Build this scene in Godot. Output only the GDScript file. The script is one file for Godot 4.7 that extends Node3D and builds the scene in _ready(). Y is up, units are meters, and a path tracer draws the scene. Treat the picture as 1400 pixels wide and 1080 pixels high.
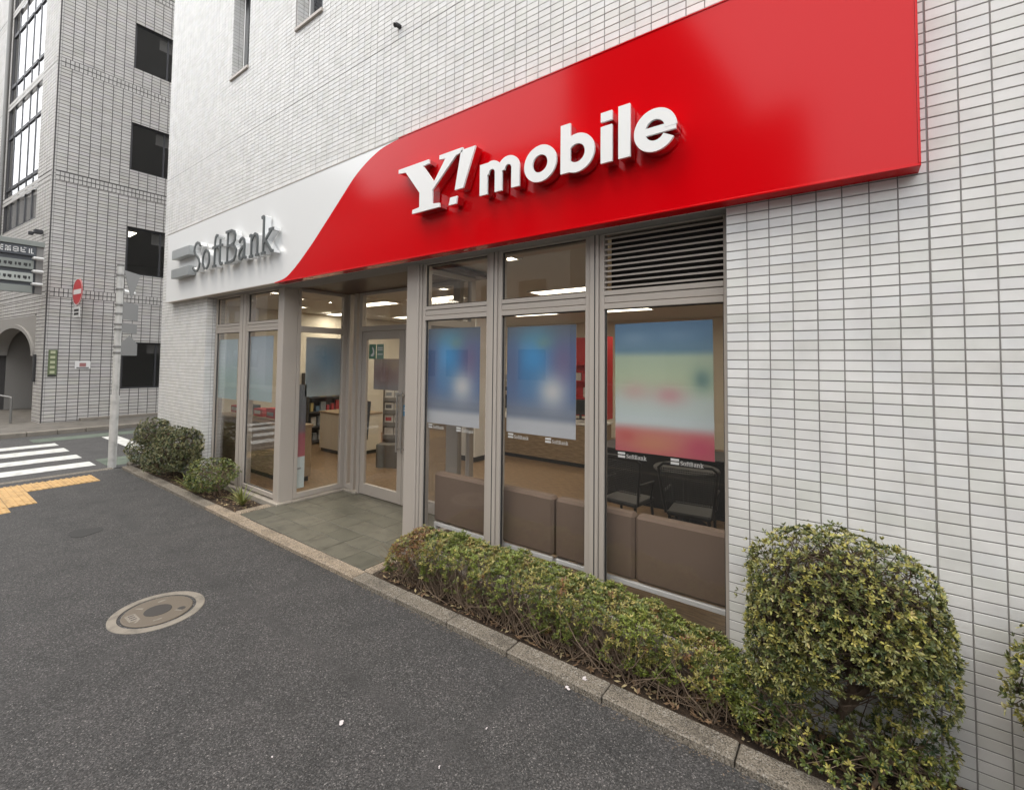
extends Node3D
# A corner phone shop in a tiled building, seen from the pavement under an overcast sky.
# x runs along the shop front, y is up, z comes out of the shop front towards the street. Metres.

const EYE := Vector3(0.660, 2.156, 3.327)
const FOCAL := 631.753
const TW := 0.1262      # tile pitch of the shop front
const TH := 0.06
const TROW := 2.18      # a bed joint
const GZ := -0.17       # plane of the shop glazing

var rng := RandomNumberGenerator.new()
var used := {}
var M := {}
var cam: Camera3D

# ---------------------------------------------------------------- mesh collecting
class MB:
	var v := PackedVector3Array()
	var n := PackedVector3Array()
	var c := PackedColorArray()
	var uv := PackedVector2Array()
	var ix := PackedInt32Array()
	var col := Color(1, 1, 1)
	func tri(a: Vector3, b: Vector3, d: Vector3) -> void:
		var k := v.size()
		var nn := (b - a).cross(d - a).normalized()
		v.append(a); v.append(b); v.append(d)
		for i in 3:
			n.append(nn); c.append(col); uv.append(Vector2.ZERO)
		ix.append(k); ix.append(k + 2); ix.append(k + 1)
	# corners counter-clockwise as seen from outside
	func quad(a: Vector3, b: Vector3, d: Vector3, e: Vector3, u0 := Vector2(0, 1), u1 := Vector2(1, 0)) -> void:
		var k := v.size()
		var nn := (b - a).cross(e - a).normalized()
		v.append(a); v.append(b); v.append(d); v.append(e)
		for i in 4:
			n.append(nn); c.append(col)
		uv.append(Vector2(u0.x, u0.y)); uv.append(Vector2(u1.x, u0.y)); uv.append(Vector2(u1.x, u1.y)); uv.append(Vector2(u0.x, u1.y))
		ix.append(k); ix.append(k + 2); ix.append(k + 1)
		ix.append(k); ix.append(k + 3); ix.append(k + 2)
	func box(lo: Vector3, hi: Vector3, b := 0.0, t := Transform3D()) -> void:
		if b <= 0.0:
			var p := []
			for i in 8:
				p.append(t * Vector3(hi.x if i & 1 else lo.x, hi.y if i & 2 else lo.y, hi.z if i & 4 else lo.z))
			quad(p[4], p[5], p[7], p[6]); quad(p[1], p[0], p[2], p[3]); quad(p[5], p[1], p[3], p[7])
			quad(p[0], p[4], p[6], p[2]); quad(p[6], p[7], p[3], p[2]); quad(p[0], p[1], p[5], p[4])
			return
		var f := {}
		for i in 8:
			var s := Vector3(1 if i & 1 else -1, 1 if i & 2 else -1, 1 if i & 4 else -1)
			var q := Vector3(hi.x if i & 1 else lo.x, hi.y if i & 2 else lo.y, hi.z if i & 4 else lo.z)
			f[i * 3] = t * (q - Vector3(0, s.y, s.z) * b)
			f[i * 3 + 1] = t * (q - Vector3(s.x, 0, s.z) * b)
			f[i * 3 + 2] = t * (q - Vector3(s.x, s.y, 0) * b)
		quad(f[14], f[17], f[23], f[20]); quad(f[5], f[2], f[8], f[11])
		quad(f[15], f[3], f[9], f[21]); quad(f[0], f[12], f[18], f[6])
		quad(f[19], f[22], f[10], f[7]); quad(f[1], f[4], f[16], f[13])
		for e in [[4, 5, 1, 2], [6, 7, 1, 2], [0, 1, 1, 2], [2, 3, 1, 2], [4, 6, 0, 2], [5, 7, 0, 2], [0, 2, 0, 2], [1, 3, 0, 2], [0, 4, 0, 1], [1, 5, 0, 1], [2, 6, 0, 1], [3, 7, 0, 1]]:
			var a: Vector3 = f[e[0] * 3 + e[2]]
			var bb: Vector3 = f[e[1] * 3 + e[2]]
			var d: Vector3 = f[e[1] * 3 + e[3]]
			var g: Vector3 = f[e[0] * 3 + e[3]]
			var mid := t * ((lo + hi) / 2)
			if (bb - a).cross(g - a).dot((a + d) / 2 - mid) > 0:
				quad(a, bb, d, g)
			else:
				quad(g, d, bb, a)
		for i in 8:
			var a: Vector3 = f[i * 3]
			var bb: Vector3 = f[i * 3 + 1]
			var d: Vector3 = f[i * 3 + 2]
			if (bb - a).cross(d - a).dot(a - t * ((lo + hi) / 2)) > 0:
				tri(a, bb, d)
			else:
				tri(a, d, bb)
	# round bar along points, radii interpolated
	func tube(pts: Array, rad: Array, sides := 6, cap := true) -> void:
		var base := v.size()
		var nrm := Vector3.ZERO
		for i in pts.size():
			var p: Vector3 = pts[i]
			var d: Vector3 = (pts[mini(i + 1, pts.size() - 1)] - pts[maxi(i - 1, 0)]).normalized()
			if nrm == Vector3.ZERO:
				nrm = d.cross(Vector3.UP if absf(d.y) < 0.9 else Vector3.RIGHT).normalized()
			else:
				nrm = (nrm - d * nrm.dot(d)).normalized()
			var bi := d.cross(nrm)
			for s in sides:
				var a := TAU * s / sides
				var o := nrm * cos(a) + bi * sin(a)
				v.append(p + o * float(rad[i])); n.append(o); c.append(col); uv.append(Vector2(float(s) / sides, i))
		for i in pts.size() - 1:
			for s in sides:
				var a := base + i * sides + s
				var b := base + i * sides + (s + 1) % sides
				ix.append(a); ix.append(a + sides); ix.append(b)
				ix.append(b); ix.append(a + sides); ix.append(b + sides)
		if cap:
			for e in [0, pts.size() - 1]:
				var ring := []
				for s in sides:
					ring.append(v[base + e * sides + s])
				for s in range(1, sides - 1):
					if e == 0:
						tri(ring[0], ring[s + 1], ring[s])
					else:
						tri(ring[0], ring[s], ring[s + 1])
	# profile of (radius, height) turned about the y axis through o
	func lathe(prof: Array, o: Vector3, sides := 24) -> void:
		for i in prof.size() - 1:
			var p: Vector2 = prof[i]
			var q: Vector2 = prof[i + 1]
			for s in sides:
				var a := TAU * s / sides
				var b := TAU * (s + 1) / sides
				var A := o + Vector3(cos(a) * p.x, p.y, sin(a) * p.x)
				var B := o + Vector3(cos(b) * p.x, p.y, sin(b) * p.x)
				var D := o + Vector3(cos(b) * q.x, q.y, sin(b) * q.x)
				var E := o + Vector3(cos(a) * q.x, q.y, sin(a) * q.x)
				if p.x < 1e-6:
					tri(A, E, D)
				elif q.x < 1e-6:
					tri(A, D, B) 
				else:
					quad(A, E, D, B)
	# flat outline in x,y pushed from z0 to z1 (front = z1)
	func slab(poly: PackedVector2Array, z0: float, z1: float) -> void:
		var p := poly
		if Geometry2D.is_polygon_clockwise(p):
			p = p.duplicate(); p.reverse()
		var t := Geometry2D.triangulate_polygon(p)
		for i in range(0, t.size(), 3):
			var a := p[t[i]]
			var b := p[t[i + 1]]
			var d := p[t[i + 2]]
			if (b - a).cross(d - a) < 0:
				var w := b
				b = d; d = w
			tri(Vector3(a.x, a.y, z1), Vector3(b.x, b.y, z1), Vector3(d.x, d.y, z1))
			tri(Vector3(a.x, a.y, z0), Vector3(d.x, d.y, z0), Vector3(b.x, b.y, z0))
		for i in p.size():
			var a := p[i]
			var b := p[(i + 1) % p.size()]
			quad(Vector3(a.x, a.y, z0), Vector3(b.x, b.y, z0), Vector3(b.x, b.y, z1), Vector3(a.x, a.y, z1))
	# one tile: o corner, e1 and e2 its edges, nn outward, d depth, b edge rounding
	func tile(o: Vector3, e1: Vector3, e2: Vector3, nn: Vector3, d: float, b: float) -> void:
		var i1 := e1.normalized() * b
		var i2 := e2.normalized() * b
		var p := [o, o + e1, o + e1 + e2, o + e2]
		var q := [o + i1 + i2 + nn * d, o + e1 - i1 + i2 + nn * d, o + e1 + e2 - i1 - i2 + nn * d, o + e2 + i1 - i2 + nn * d]
		quad(q[0], q[1], q[2], q[3])
		for k in 4:
			var l := (k + 1) % 4
			quad(p[k], p[l], q[l], q[k])
	func mesh() -> ArrayMesh:
		var m := ArrayMesh.new()
		if ix.is_empty():
			return m
		var a := []
		a.resize(Mesh.ARRAY_MAX)
		a[Mesh.ARRAY_VERTEX] = v
		a[Mesh.ARRAY_NORMAL] = n
		a[Mesh.ARRAY_COLOR] = c
		a[Mesh.ARRAY_TEX_UV] = uv
		a[Mesh.ARRAY_INDEX] = ix
		m.add_surface_from_arrays(Mesh.PRIMITIVE_TRIANGLES, a)
		return m

# ---------------------------------------------------------------- nodes
func numbered(called: String) -> String:
	var k: int = used.get(called, 0)
	used[called] = k + 1
	return called if k == 0 else "%s_%03d" % [called, k]

func thing(called: String, label: String, category: String, at := Vector3.ZERO, group := "") -> Node3D:
	var o := Node3D.new()
	o.name = numbered(called)
	o.position = at
	add_child(o, true)
	tag(o, label, category, group)
	return o

func tag(o: Node, label: String, category := "", group := "", kind := "") -> void:
	if label: o.set_meta("label", label)
	if category: o.set_meta("category", category)
	if group: o.set_meta("group", group)
	if kind: o.set_meta("kind", kind)

func put(called: String, mesh: Mesh, mat: Material, parent: Node, at := Vector3.ZERO) -> MeshInstance3D:
	var o := MeshInstance3D.new()
	o.name = called
	o.mesh = mesh
	o.material_override = mat
	o.position = at
	parent.add_child(o, true)
	return o

func node(called: String, parent: Node, at := Vector3.ZERO) -> Node3D:
	var o := Node3D.new()
	o.name = called
	o.position = at
	parent.add_child(o, true)
	return o

func bx(called: String, lo: Vector3, hi: Vector3, mat: Material, parent: Node, b := 0.0) -> MeshInstance3D:
	var m := MB.new()
	m.box(lo, hi, b)
	return put(called, m.mesh(), mat, parent)

func structure(called: String, mesh: Mesh, mat: Material) -> MeshInstance3D:
	var o := put(numbered(called), mesh, mat, self)
	o.set_meta("kind", "structure")
	return o

# ---------------------------------------------------------------- materials
func lin(r: float, g: float, b: float) -> Color:
	return Color(r, g, b).linear_to_srgb()

func mat(r: float, g: float, b: float, rough := 0.6, metal := 0.0, spec := 0.5) -> StandardMaterial3D:
	var m := StandardMaterial3D.new()
	m.albedo_color = lin(r, g, b)
	m.roughness = rough
	m.metallic = metal
	m.metallic_specular = spec
	return m

func tinted(r: float, g: float, b: float, rough := 0.6) -> StandardMaterial3D:
	var m := mat(r, g, b, rough)
	m.vertex_color_use_as_albedo = true
	return m

func noise_tex(kind: int, freq: float, size: int, ramp: Array, seed_ := 1, oct := 3, ret := -1) -> NoiseTexture2D:
	var f := FastNoiseLite.new()
	f.noise_type = kind
	f.frequency = freq
	f.seed = seed_
	f.fractal_octaves = oct
	if oct <= 1:
		f.fractal_type = FastNoiseLite.FRACTAL_NONE
	if ret >= 0:
		f.cellular_return_type = ret
	f.cellular_jitter = 1.0
	var t := NoiseTexture2D.new()
	t.width = size
	t.height = size
	t.seamless = true
	t.seamless_blend_skirt = 0.08
	t.noise = f
	if ramp.size():
		var g := Gradient.new()
		var offs := PackedFloat32Array()
		var cols := PackedColorArray()
		for e in ramp:
			offs.append(e[0]); cols.append(e[1])
		g.offsets = offs
		g.colors = cols
		t.color_ramp = g
	return t

func tri(m: StandardMaterial3D, per_m: float) -> void:
	m.uv1_triplanar = true
	m.uv1_world_triplanar = true
	m.uv1_scale = Vector3.ONE * per_m

func relief(m: StandardMaterial3D, t: Texture2D, cm: float) -> void:
	m.heightmap_enabled = true
	m.heightmap_texture = t
	m.heightmap_scale = cm

func soil_over(m: StandardMaterial3D, t: Texture2D, per_m: float) -> void:
	m.detail_enabled = true
	m.detail_albedo = t
	m.detail_blend_mode = BaseMaterial3D.BLEND_MODE_MUL
	m.detail_uv_layer = BaseMaterial3D.DETAIL_UV_2
	m.uv2_triplanar = true
	m.uv2_world_triplanar = true
	m.uv2_scale = Vector3.ONE * per_m

func g(x: float) -> Color:
	return Color(x, x, x)

func make_materials() -> void:
	var fine := noise_tex(FastNoiseLite.TYPE_SIMPLEX_SMOOTH, 0.09, 512, [[0.0, g(0.0)], [1.0, g(1.0)]], 3, 4)
	var blotch := noise_tex(FastNoiseLite.TYPE_SIMPLEX_SMOOTH, 0.012, 512, [[0.0, g(0.93)], [0.5, g(0.975)], [1.0, g(1.0)]], 5, 4)
	var grime := noise_tex(FastNoiseLite.TYPE_SIMPLEX_SMOOTH, 0.008, 512, [[0.0, g(0.78)], [0.4, g(0.93)], [1.0, g(1.0)]], 9, 5)
	# shop tiles
	M.tile = tinted(0.735, 0.725, 0.705, 0.42)
	tri(M.tile, 6.0); relief(M.tile, fine, 0.09); soil_over(M.tile, blotch, 0.45)
	M.joint = mat(0.26, 0.25, 0.24, 0.9)
	M.far_tile = tinted(0.54, 0.52, 0.495, 0.5)
	soil_over(M.far_tile, blotch, 0.25)
	M.far_joint = mat(0.085, 0.08, 0.078, 0.9)
	M.frame = mat(0.44, 0.395, 0.35, 0.45, 0.1)
	M.frame_dark = mat(0.20, 0.175, 0.155, 0.45, 0.25)
	M.gasket = mat(0.03, 0.03, 0.03, 0.6)
	M.steel = mat(0.62, 0.61, 0.59, 0.28, 0.9)
	M.dark_metal = mat(0.06, 0.06, 0.065, 0.45, 0.4)
	M.glass = mat(0.02, 0.025, 0.022, 0.0)
	M.glass.albedo_color.a = 0.05
	M.glass.transparency = BaseMaterial3D.TRANSPARENCY_ALPHA
	M.dark_glass = mat(0.012, 0.014, 0.018, 0.03)
	M.red = mat(0.58, 0.0, 0.003, 0.13, 0.0, 0.34)
	tri(M.red, 0.5)
	relief(M.red, noise_tex(FastNoiseLite.TYPE_SIMPLEX_SMOOTH, 0.006, 256, [], 21, 2), 0.12)
	M.sign_white = mat(0.78, 0.785, 0.78, 0.2)
	M.letter_white = mat(0.80, 0.80, 0.79, 0.35)
	M.letter_side = mat(0.72, 0.72, 0.72, 0.14, 1.0)
	M.letter_grey = mat(0.10, 0.11, 0.11, 0.4, 0.3)
	M.letter_pale = mat(0.80, 0.81, 0.81, 0.18, 0.5)
	M.logo_grey = mat(0.36, 0.375, 0.375, 0.35, 0.4)
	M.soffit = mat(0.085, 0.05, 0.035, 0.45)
	# ground
	var stone := noise_tex(FastNoiseLite.TYPE_CELLULAR, 0.19, 2048, [[0.0, Color(0.175, 0.175, 0.175)], [0.35, Color(0.245, 0.243, 0.242)], [0.7, Color(0.30, 0.298, 0.297)], [0.92, Color(0.38, 0.377, 0.374)], [0.985, Color(0.47, 0.465, 0.46)], [1.0, Color(0.62, 0.61, 0.60)]], 4, 1, FastNoiseLite.RETURN_CELL_VALUE)
	var stone_h := noise_tex(FastNoiseLite.TYPE_CELLULAR, 0.19, 2048, [[0.0, g(1.0)], [0.45, g(0.7)], [1.0, g(0.0)]], 4, 1, FastNoiseLite.RETURN_DISTANCE)
	var wear := noise_tex(FastNoiseLite.TYPE_SIMPLEX_SMOOTH, 0.011, 1024, [[0.0, Color(0.86, 0.855, 0.85)], [0.35, Color(0.95, 0.945, 0.94)], [0.7, Color(1.0, 0.99, 0.985)], [1.0, Color(1, 0.99, 0.985)]], 14, 6)
	M.asphalt = StandardMaterial3D.new()
	M.asphalt.albedo_color = Color(0.93, 0.926, 0.926)
	M.asphalt.albedo_texture = stone
	M.asphalt.roughness = 0.82
	tri(M.asphalt, 0.40); relief(M.asphalt, stone_h, 0.3); soil_over(M.asphalt, wear, 0.16)
	M.road = StandardMaterial3D.new()
	M.road.albedo_color = Color(0.98, 0.98, 0.98)
	M.road.albedo_texture = stone
	M.road.roughness = 0.85
	tri(M.road, 0.5); soil_over(M.road, wear, 0.2)
	M.green_strip = mat(0.125, 0.155, 0.12, 0.85)
	soil_over(M.green_strip, grime, 0.6)
	M.paint = mat(0.66, 0.66, 0.63, 0.7)
	soil_over(M.paint, grime, 0.9)
	M.tactile = mat(0.60, 0.385, 0.165, 0.75)
	soil_over(M.tactile, grime, 1.3)
	var kc := noise_tex(FastNoiseLite.TYPE_SIMPLEX_SMOOTH, 0.16, 512, [[0.0, Color(0.60, 0.57, 0.53)], [0.5, Color(0.83, 0.80, 0.76)], [1.0, Color(1, 0.98, 0.94)]], 31, 4)
	var speck := noise_tex(FastNoiseLite.TYPE_CELLULAR, 0.16, 1024, [[0.0, Color(0.42, 0.40, 0.37)], [0.3, Color(0.68, 0.65, 0.61)], [0.6, Color(0.80, 0.77, 0.72)], [0.85, Color(0.92, 0.89, 0.84)], [1.0, Color(1, 1, 1)]], 61, 1, FastNoiseLite.RETURN_CELL_VALUE)
	M.kerb = mat(0.36, 0.34, 0.31, 0.85)
	M.kerb.albedo_texture = speck
	tri(M.kerb, 1.1); relief(M.kerb, fine, 0.15); soil_over(M.kerb, grime, 0.7)
	M.kerb_warm = mat(0.56, 0.49, 0.41, 0.8)
	M.kerb_warm.albedo_texture = speck
	tri(M.kerb_warm, 1.1); soil_over(M.kerb_warm, grime, 0.8)
	M.concrete = mat(0.40, 0.385, 0.36, 0.85)
	M.concrete.albedo_texture = kc
	tri(M.concrete, 2.0); soil_over(M.concrete, grime, 0.5)
	M.concrete_dark = mat(0.24, 0.235, 0.225, 0.85)
	M.concrete_dark.albedo_texture = kc
	tri(M.concrete_dark, 2.0); soil_over(M.concrete_dark, grime, 0.5)
	M.sill = mat(0.62, 0.60, 0.57, 0.7)
	M.sill.albedo_texture = kc
	tri(M.sill, 2.0); soil_over(M.sill, grime, 0.8)
	M.slate = []
	for k in 5:
		var s := mat(0.175 + 0.013 * k, 0.182 + 0.012 * k, 0.155 + 0.011 * k, 0.5)
		s.albedo_texture = kc
		tri(s, 1.6); relief(s, fine, 0.08); soil_over(s, grime, 0.7 + 0.1 * k)
		M.slate.append(s)
	M.slate_joint = mat(0.11, 0.105, 0.095, 0.9)
	var sc := noise_tex(FastNoiseLite.TYPE_SIMPLEX_SMOOTH, 0.13, 512, [[0.0, Color(0.10, 0.075, 0.055)], [0.5, Color(0.24, 0.19, 0.145)], [0.8, Color(0.34, 0.27, 0.20)], [1.0, Color(0.5, 0.42, 0.33)]], 41, 5)
	M.soil = StandardMaterial3D.new()
	M.soil.albedo_texture = sc
	M.soil.roughness = 0.95
	tri(M.soil, 2.2); relief(M.soil, fine, 0.9)
	M.iron = mat(0.25, 0.225, 0.195, 0.6, 0.3)
	M.iron.albedo_texture = kc
	tri(M.iron, 4.0)
	M.iron_dark = mat(0.055, 0.05, 0.046, 0.7, 0.2)
	M.ring = mat(0.43, 0.415, 0.385, 0.85)
	M.ring.albedo_texture = kc
	tri(M.ring, 4.0); soil_over(M.ring, grime, 1.5)
	# planting
	M.leaf = tinted(1, 1, 1, 0.38)
	M.leaf.backlight_enabled = true
	M.leaf.backlight = Color(0.45, 0.45, 0.35)
	M.bark = mat(0.15, 0.11, 0.08, 0.9)
	M.bark.albedo_texture = kc
	tri(M.bark, 9.0); relief(M.bark, fine, 0.3)
	M.twig = mat(0.20, 0.145, 0.10, 0.85)
	M.litter = tinted(1, 1, 1, 0.8)
	# interior
	var grain := noise_tex(FastNoiseLite.TYPE_SIMPLEX_SMOOTH, 0.02, 512, [[0.0, Color(0.62, 0.56, 0.50)], [0.5, Color(0.85, 0.81, 0.76)], [1.0, Color(1, 0.97, 0.93)]], 51, 5)
	M.wood_floor = mat(0.32, 0.235, 0.155, 0.38)
	M.wood_floor.albedo_texture = grain
	tri(M.wood_floor, 1.0)
	M.wood_floor.uv1_scale = Vector3(0.5, 4.0, 4.0)
	M.wood = mat(0.40, 0.32, 0.22, 0.5)
	M.wood.albedo_texture = grain
	tri(M.wood, 1.2)
	M.wood.uv1_scale = Vector3(0.35, 7.0, 7.0)
	M.cream = mat(0.64, 0.60, 0.51, 0.8)
	M.ceiling = mat(0.55, 0.53, 0.49, 0.9)
	M.white = mat(0.72, 0.71, 0.69, 0.45)
	M.red_shelf = mat(0.52, 0.03, 0.035, 0.5)
	M.black = mat(0.02, 0.02, 0.022, 0.5)
	M.sofa = mat(0.29, 0.215, 0.175, 0.72)
	M.sofa.albedo_texture = kc
	tri(M.sofa, 5.0); relief(M.sofa, fine, 0.05)
	M.lamp = mat(0.9, 0.9, 0.86, 0.5)
	M.lamp.emission_enabled = true
	M.lamp.emission = Color(1.0, 0.95, 0.84)
	M.lamp.emission_energy_multiplier = 2.2
	M.pole = mat(0.62, 0.61, 0.58, 0.45)
	soil_over(M.pole, grime, 0.9)
	M.plate_back = mat(0.22, 0.215, 0.205, 0.5, 0.3)
	M.sign_red = mat(0.52, 0.025, 0.03, 0.4)
	M.sign_face = mat(0.72, 0.71, 0.69, 0.4)
	M.ink = mat(0.03, 0.03, 0.03, 0.6)
	M.board_dark = mat(0.07, 0.075, 0.085, 0.4)
	M.board_post = mat(0.22, 0.21, 0.20, 0.5)
	M.board_pale = mat(0.42, 0.44, 0.41, 0.4)
	M.board_grey = mat(0.24, 0.255, 0.235, 0.4)
	M.board_green = mat(0.12, 0.15, 0.075, 0.5)
	M.bitumen = mat(0.035, 0.034, 0.033, 0.8)
	M.petal = mat(0.62, 0.57, 0.57, 0.7)
	M.sticker_green = mat(0.10, 0.22, 0.15, 0.5)
	M.sticker_blue = mat(0.10, 0.30, 0.48, 0.5)
	M.far_wall = mat(0.30, 0.285, 0.265, 0.8)
	M.far_wall_dark = mat(0.10, 0.095, 0.09, 0.8)

func blur_print(w: int, h: int, stops: Array, blobs: Array) -> StandardMaterial3D:
	var im := Image.create(w, h, false, Image.FORMAT_RGB8)
	for y in h:
		for x in w:
			var u := (x + 0.5) / w
			var t := (y + 0.5) / h
			var c: Color = stops[0][1]
			for i in stops.size() - 1:
				if t >= stops[i][0]:
					c = (stops[i][1] as Color).lerp(stops[i + 1][1], smoothstep(0, 1, (t - stops[i][0]) / (stops[i + 1][0] - stops[i][0])))
			for b in blobs:
				var d := Vector2((u - b[0]) / b[2], (t - b[1]) / b[3]).length_squared()
				c = c.lerp(b[4], exp(-d) * b[5])
			im.set_pixel(x, y, c.lerp(Color(0.66, 0.67, 0.67), 0.10))
	var m := StandardMaterial3D.new()
	m.albedo_texture = ImageTexture.create_from_image(im)
	m.texture_repeat = false
	m.roughness = 0.45
	return m

func c8(r: int, gg: int, b: int) -> Color:
	return Color(r / 255.0, gg / 255.0, b / 255.0)

# ---------------------------------------------------------------- scene
func _ready() -> void:
	rng.seed = 20240331
	# camera: a wide phone lens, the frame cut off-centre
	cam = Camera3D.new()
	cam.name = "camera"
	cam.transform = Transform3D(Basis.from_euler(Vector3(deg_to_rad(2.3012), deg_to_rad(36.6588), deg_to_rad(0.6451))), EYE)
	cam.projection = Camera3D.PROJECTION_FRUSTUM
	cam.near = 0.05
	cam.far = 400.0
	cam.size = 1080.0 / FOCAL * cam.near
	cam.frustum_offset = Vector2(700.0 - 693.722, 468.182 - 540.0) / FOCAL * cam.near
	add_child(cam)
	# overcast daylight
	var env := Environment.new()
	env.background_mode = Environment.BG_SKY
	var sm := ProceduralSkyMaterial.new()
	sm.sky_top_color = Color(0.985, 0.99, 1.0)
	sm.sky_horizon_color = Color(0.80, 0.815, 0.83)
	sm.sky_curve = 0.25
	sm.ground_bottom_color = Color(0.30, 0.30, 0.30)
	sm.ground_horizon_color = Color(0.50, 0.50, 0.50)
	sm.sun_angle_max = 0.0
	var clouds := NoiseTexture2D.new()
	var cn := FastNoiseLite.new()
	cn.seed = 8
	cn.frequency = 0.006
	cn.fractal_octaves = 5
	clouds.noise = cn
	clouds.width = 1024
	clouds.height = 512
	clouds.seamless = true
	var cr := Gradient.new()
	cr.offsets = PackedFloat32Array([0.0, 1.0])
	cr.colors = PackedColorArray([Color(0.0, 0.0, 0.0), Color(0.32, 0.32, 0.33)])
	clouds.color_ramp = cr
	sm.sky_cover = clouds
	sm.sky_cover_modulate = Color(1, 1, 1, 0.5)
	var sky := Sky.new()
	sky.sky_material = sm
	env.sky = sky
	env.tonemap_mode = Environment.TONE_MAPPER_LINEAR
	env.tonemap_exposure = 3.35
	env.sdfgi_enabled = true
	env.ssao_enabled = true
	env.ssil_enabled = true
	var we := WorldEnvironment.new()
	we.name = "environment"
	we.environment = env
	add_child(we)
	var sun := DirectionalLight3D.new()
	sun.name = "sun"
	sun.light_energy = 0.2
	sun.light_angular_distance = 28.0
	sun.light_color = Color(1.0, 0.97, 0.93)
	sun.shadow_enabled = true
	sun.transform = Transform3D(Basis.looking_at(Vector3(0.22, -1.0, -0.42).normalized(), Vector3.RIGHT), Vector3(0, 30, 0))
	add_child(sun)

	make_materials()
	ground()
	shop()
	shop_glazing()
	sign_board()
	neighbour()
	across_the_street()
	interior()
	window_posters()
	street_things()
	planting()

func rect_y(m: MB, x0: float, x1: float, z0: float, z1: float, y: float) -> void:
	m.quad(Vector3(x0, y, z1), Vector3(x1, y, z1), Vector3(x1, y, z0), Vector3(x0, y, z0))

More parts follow.
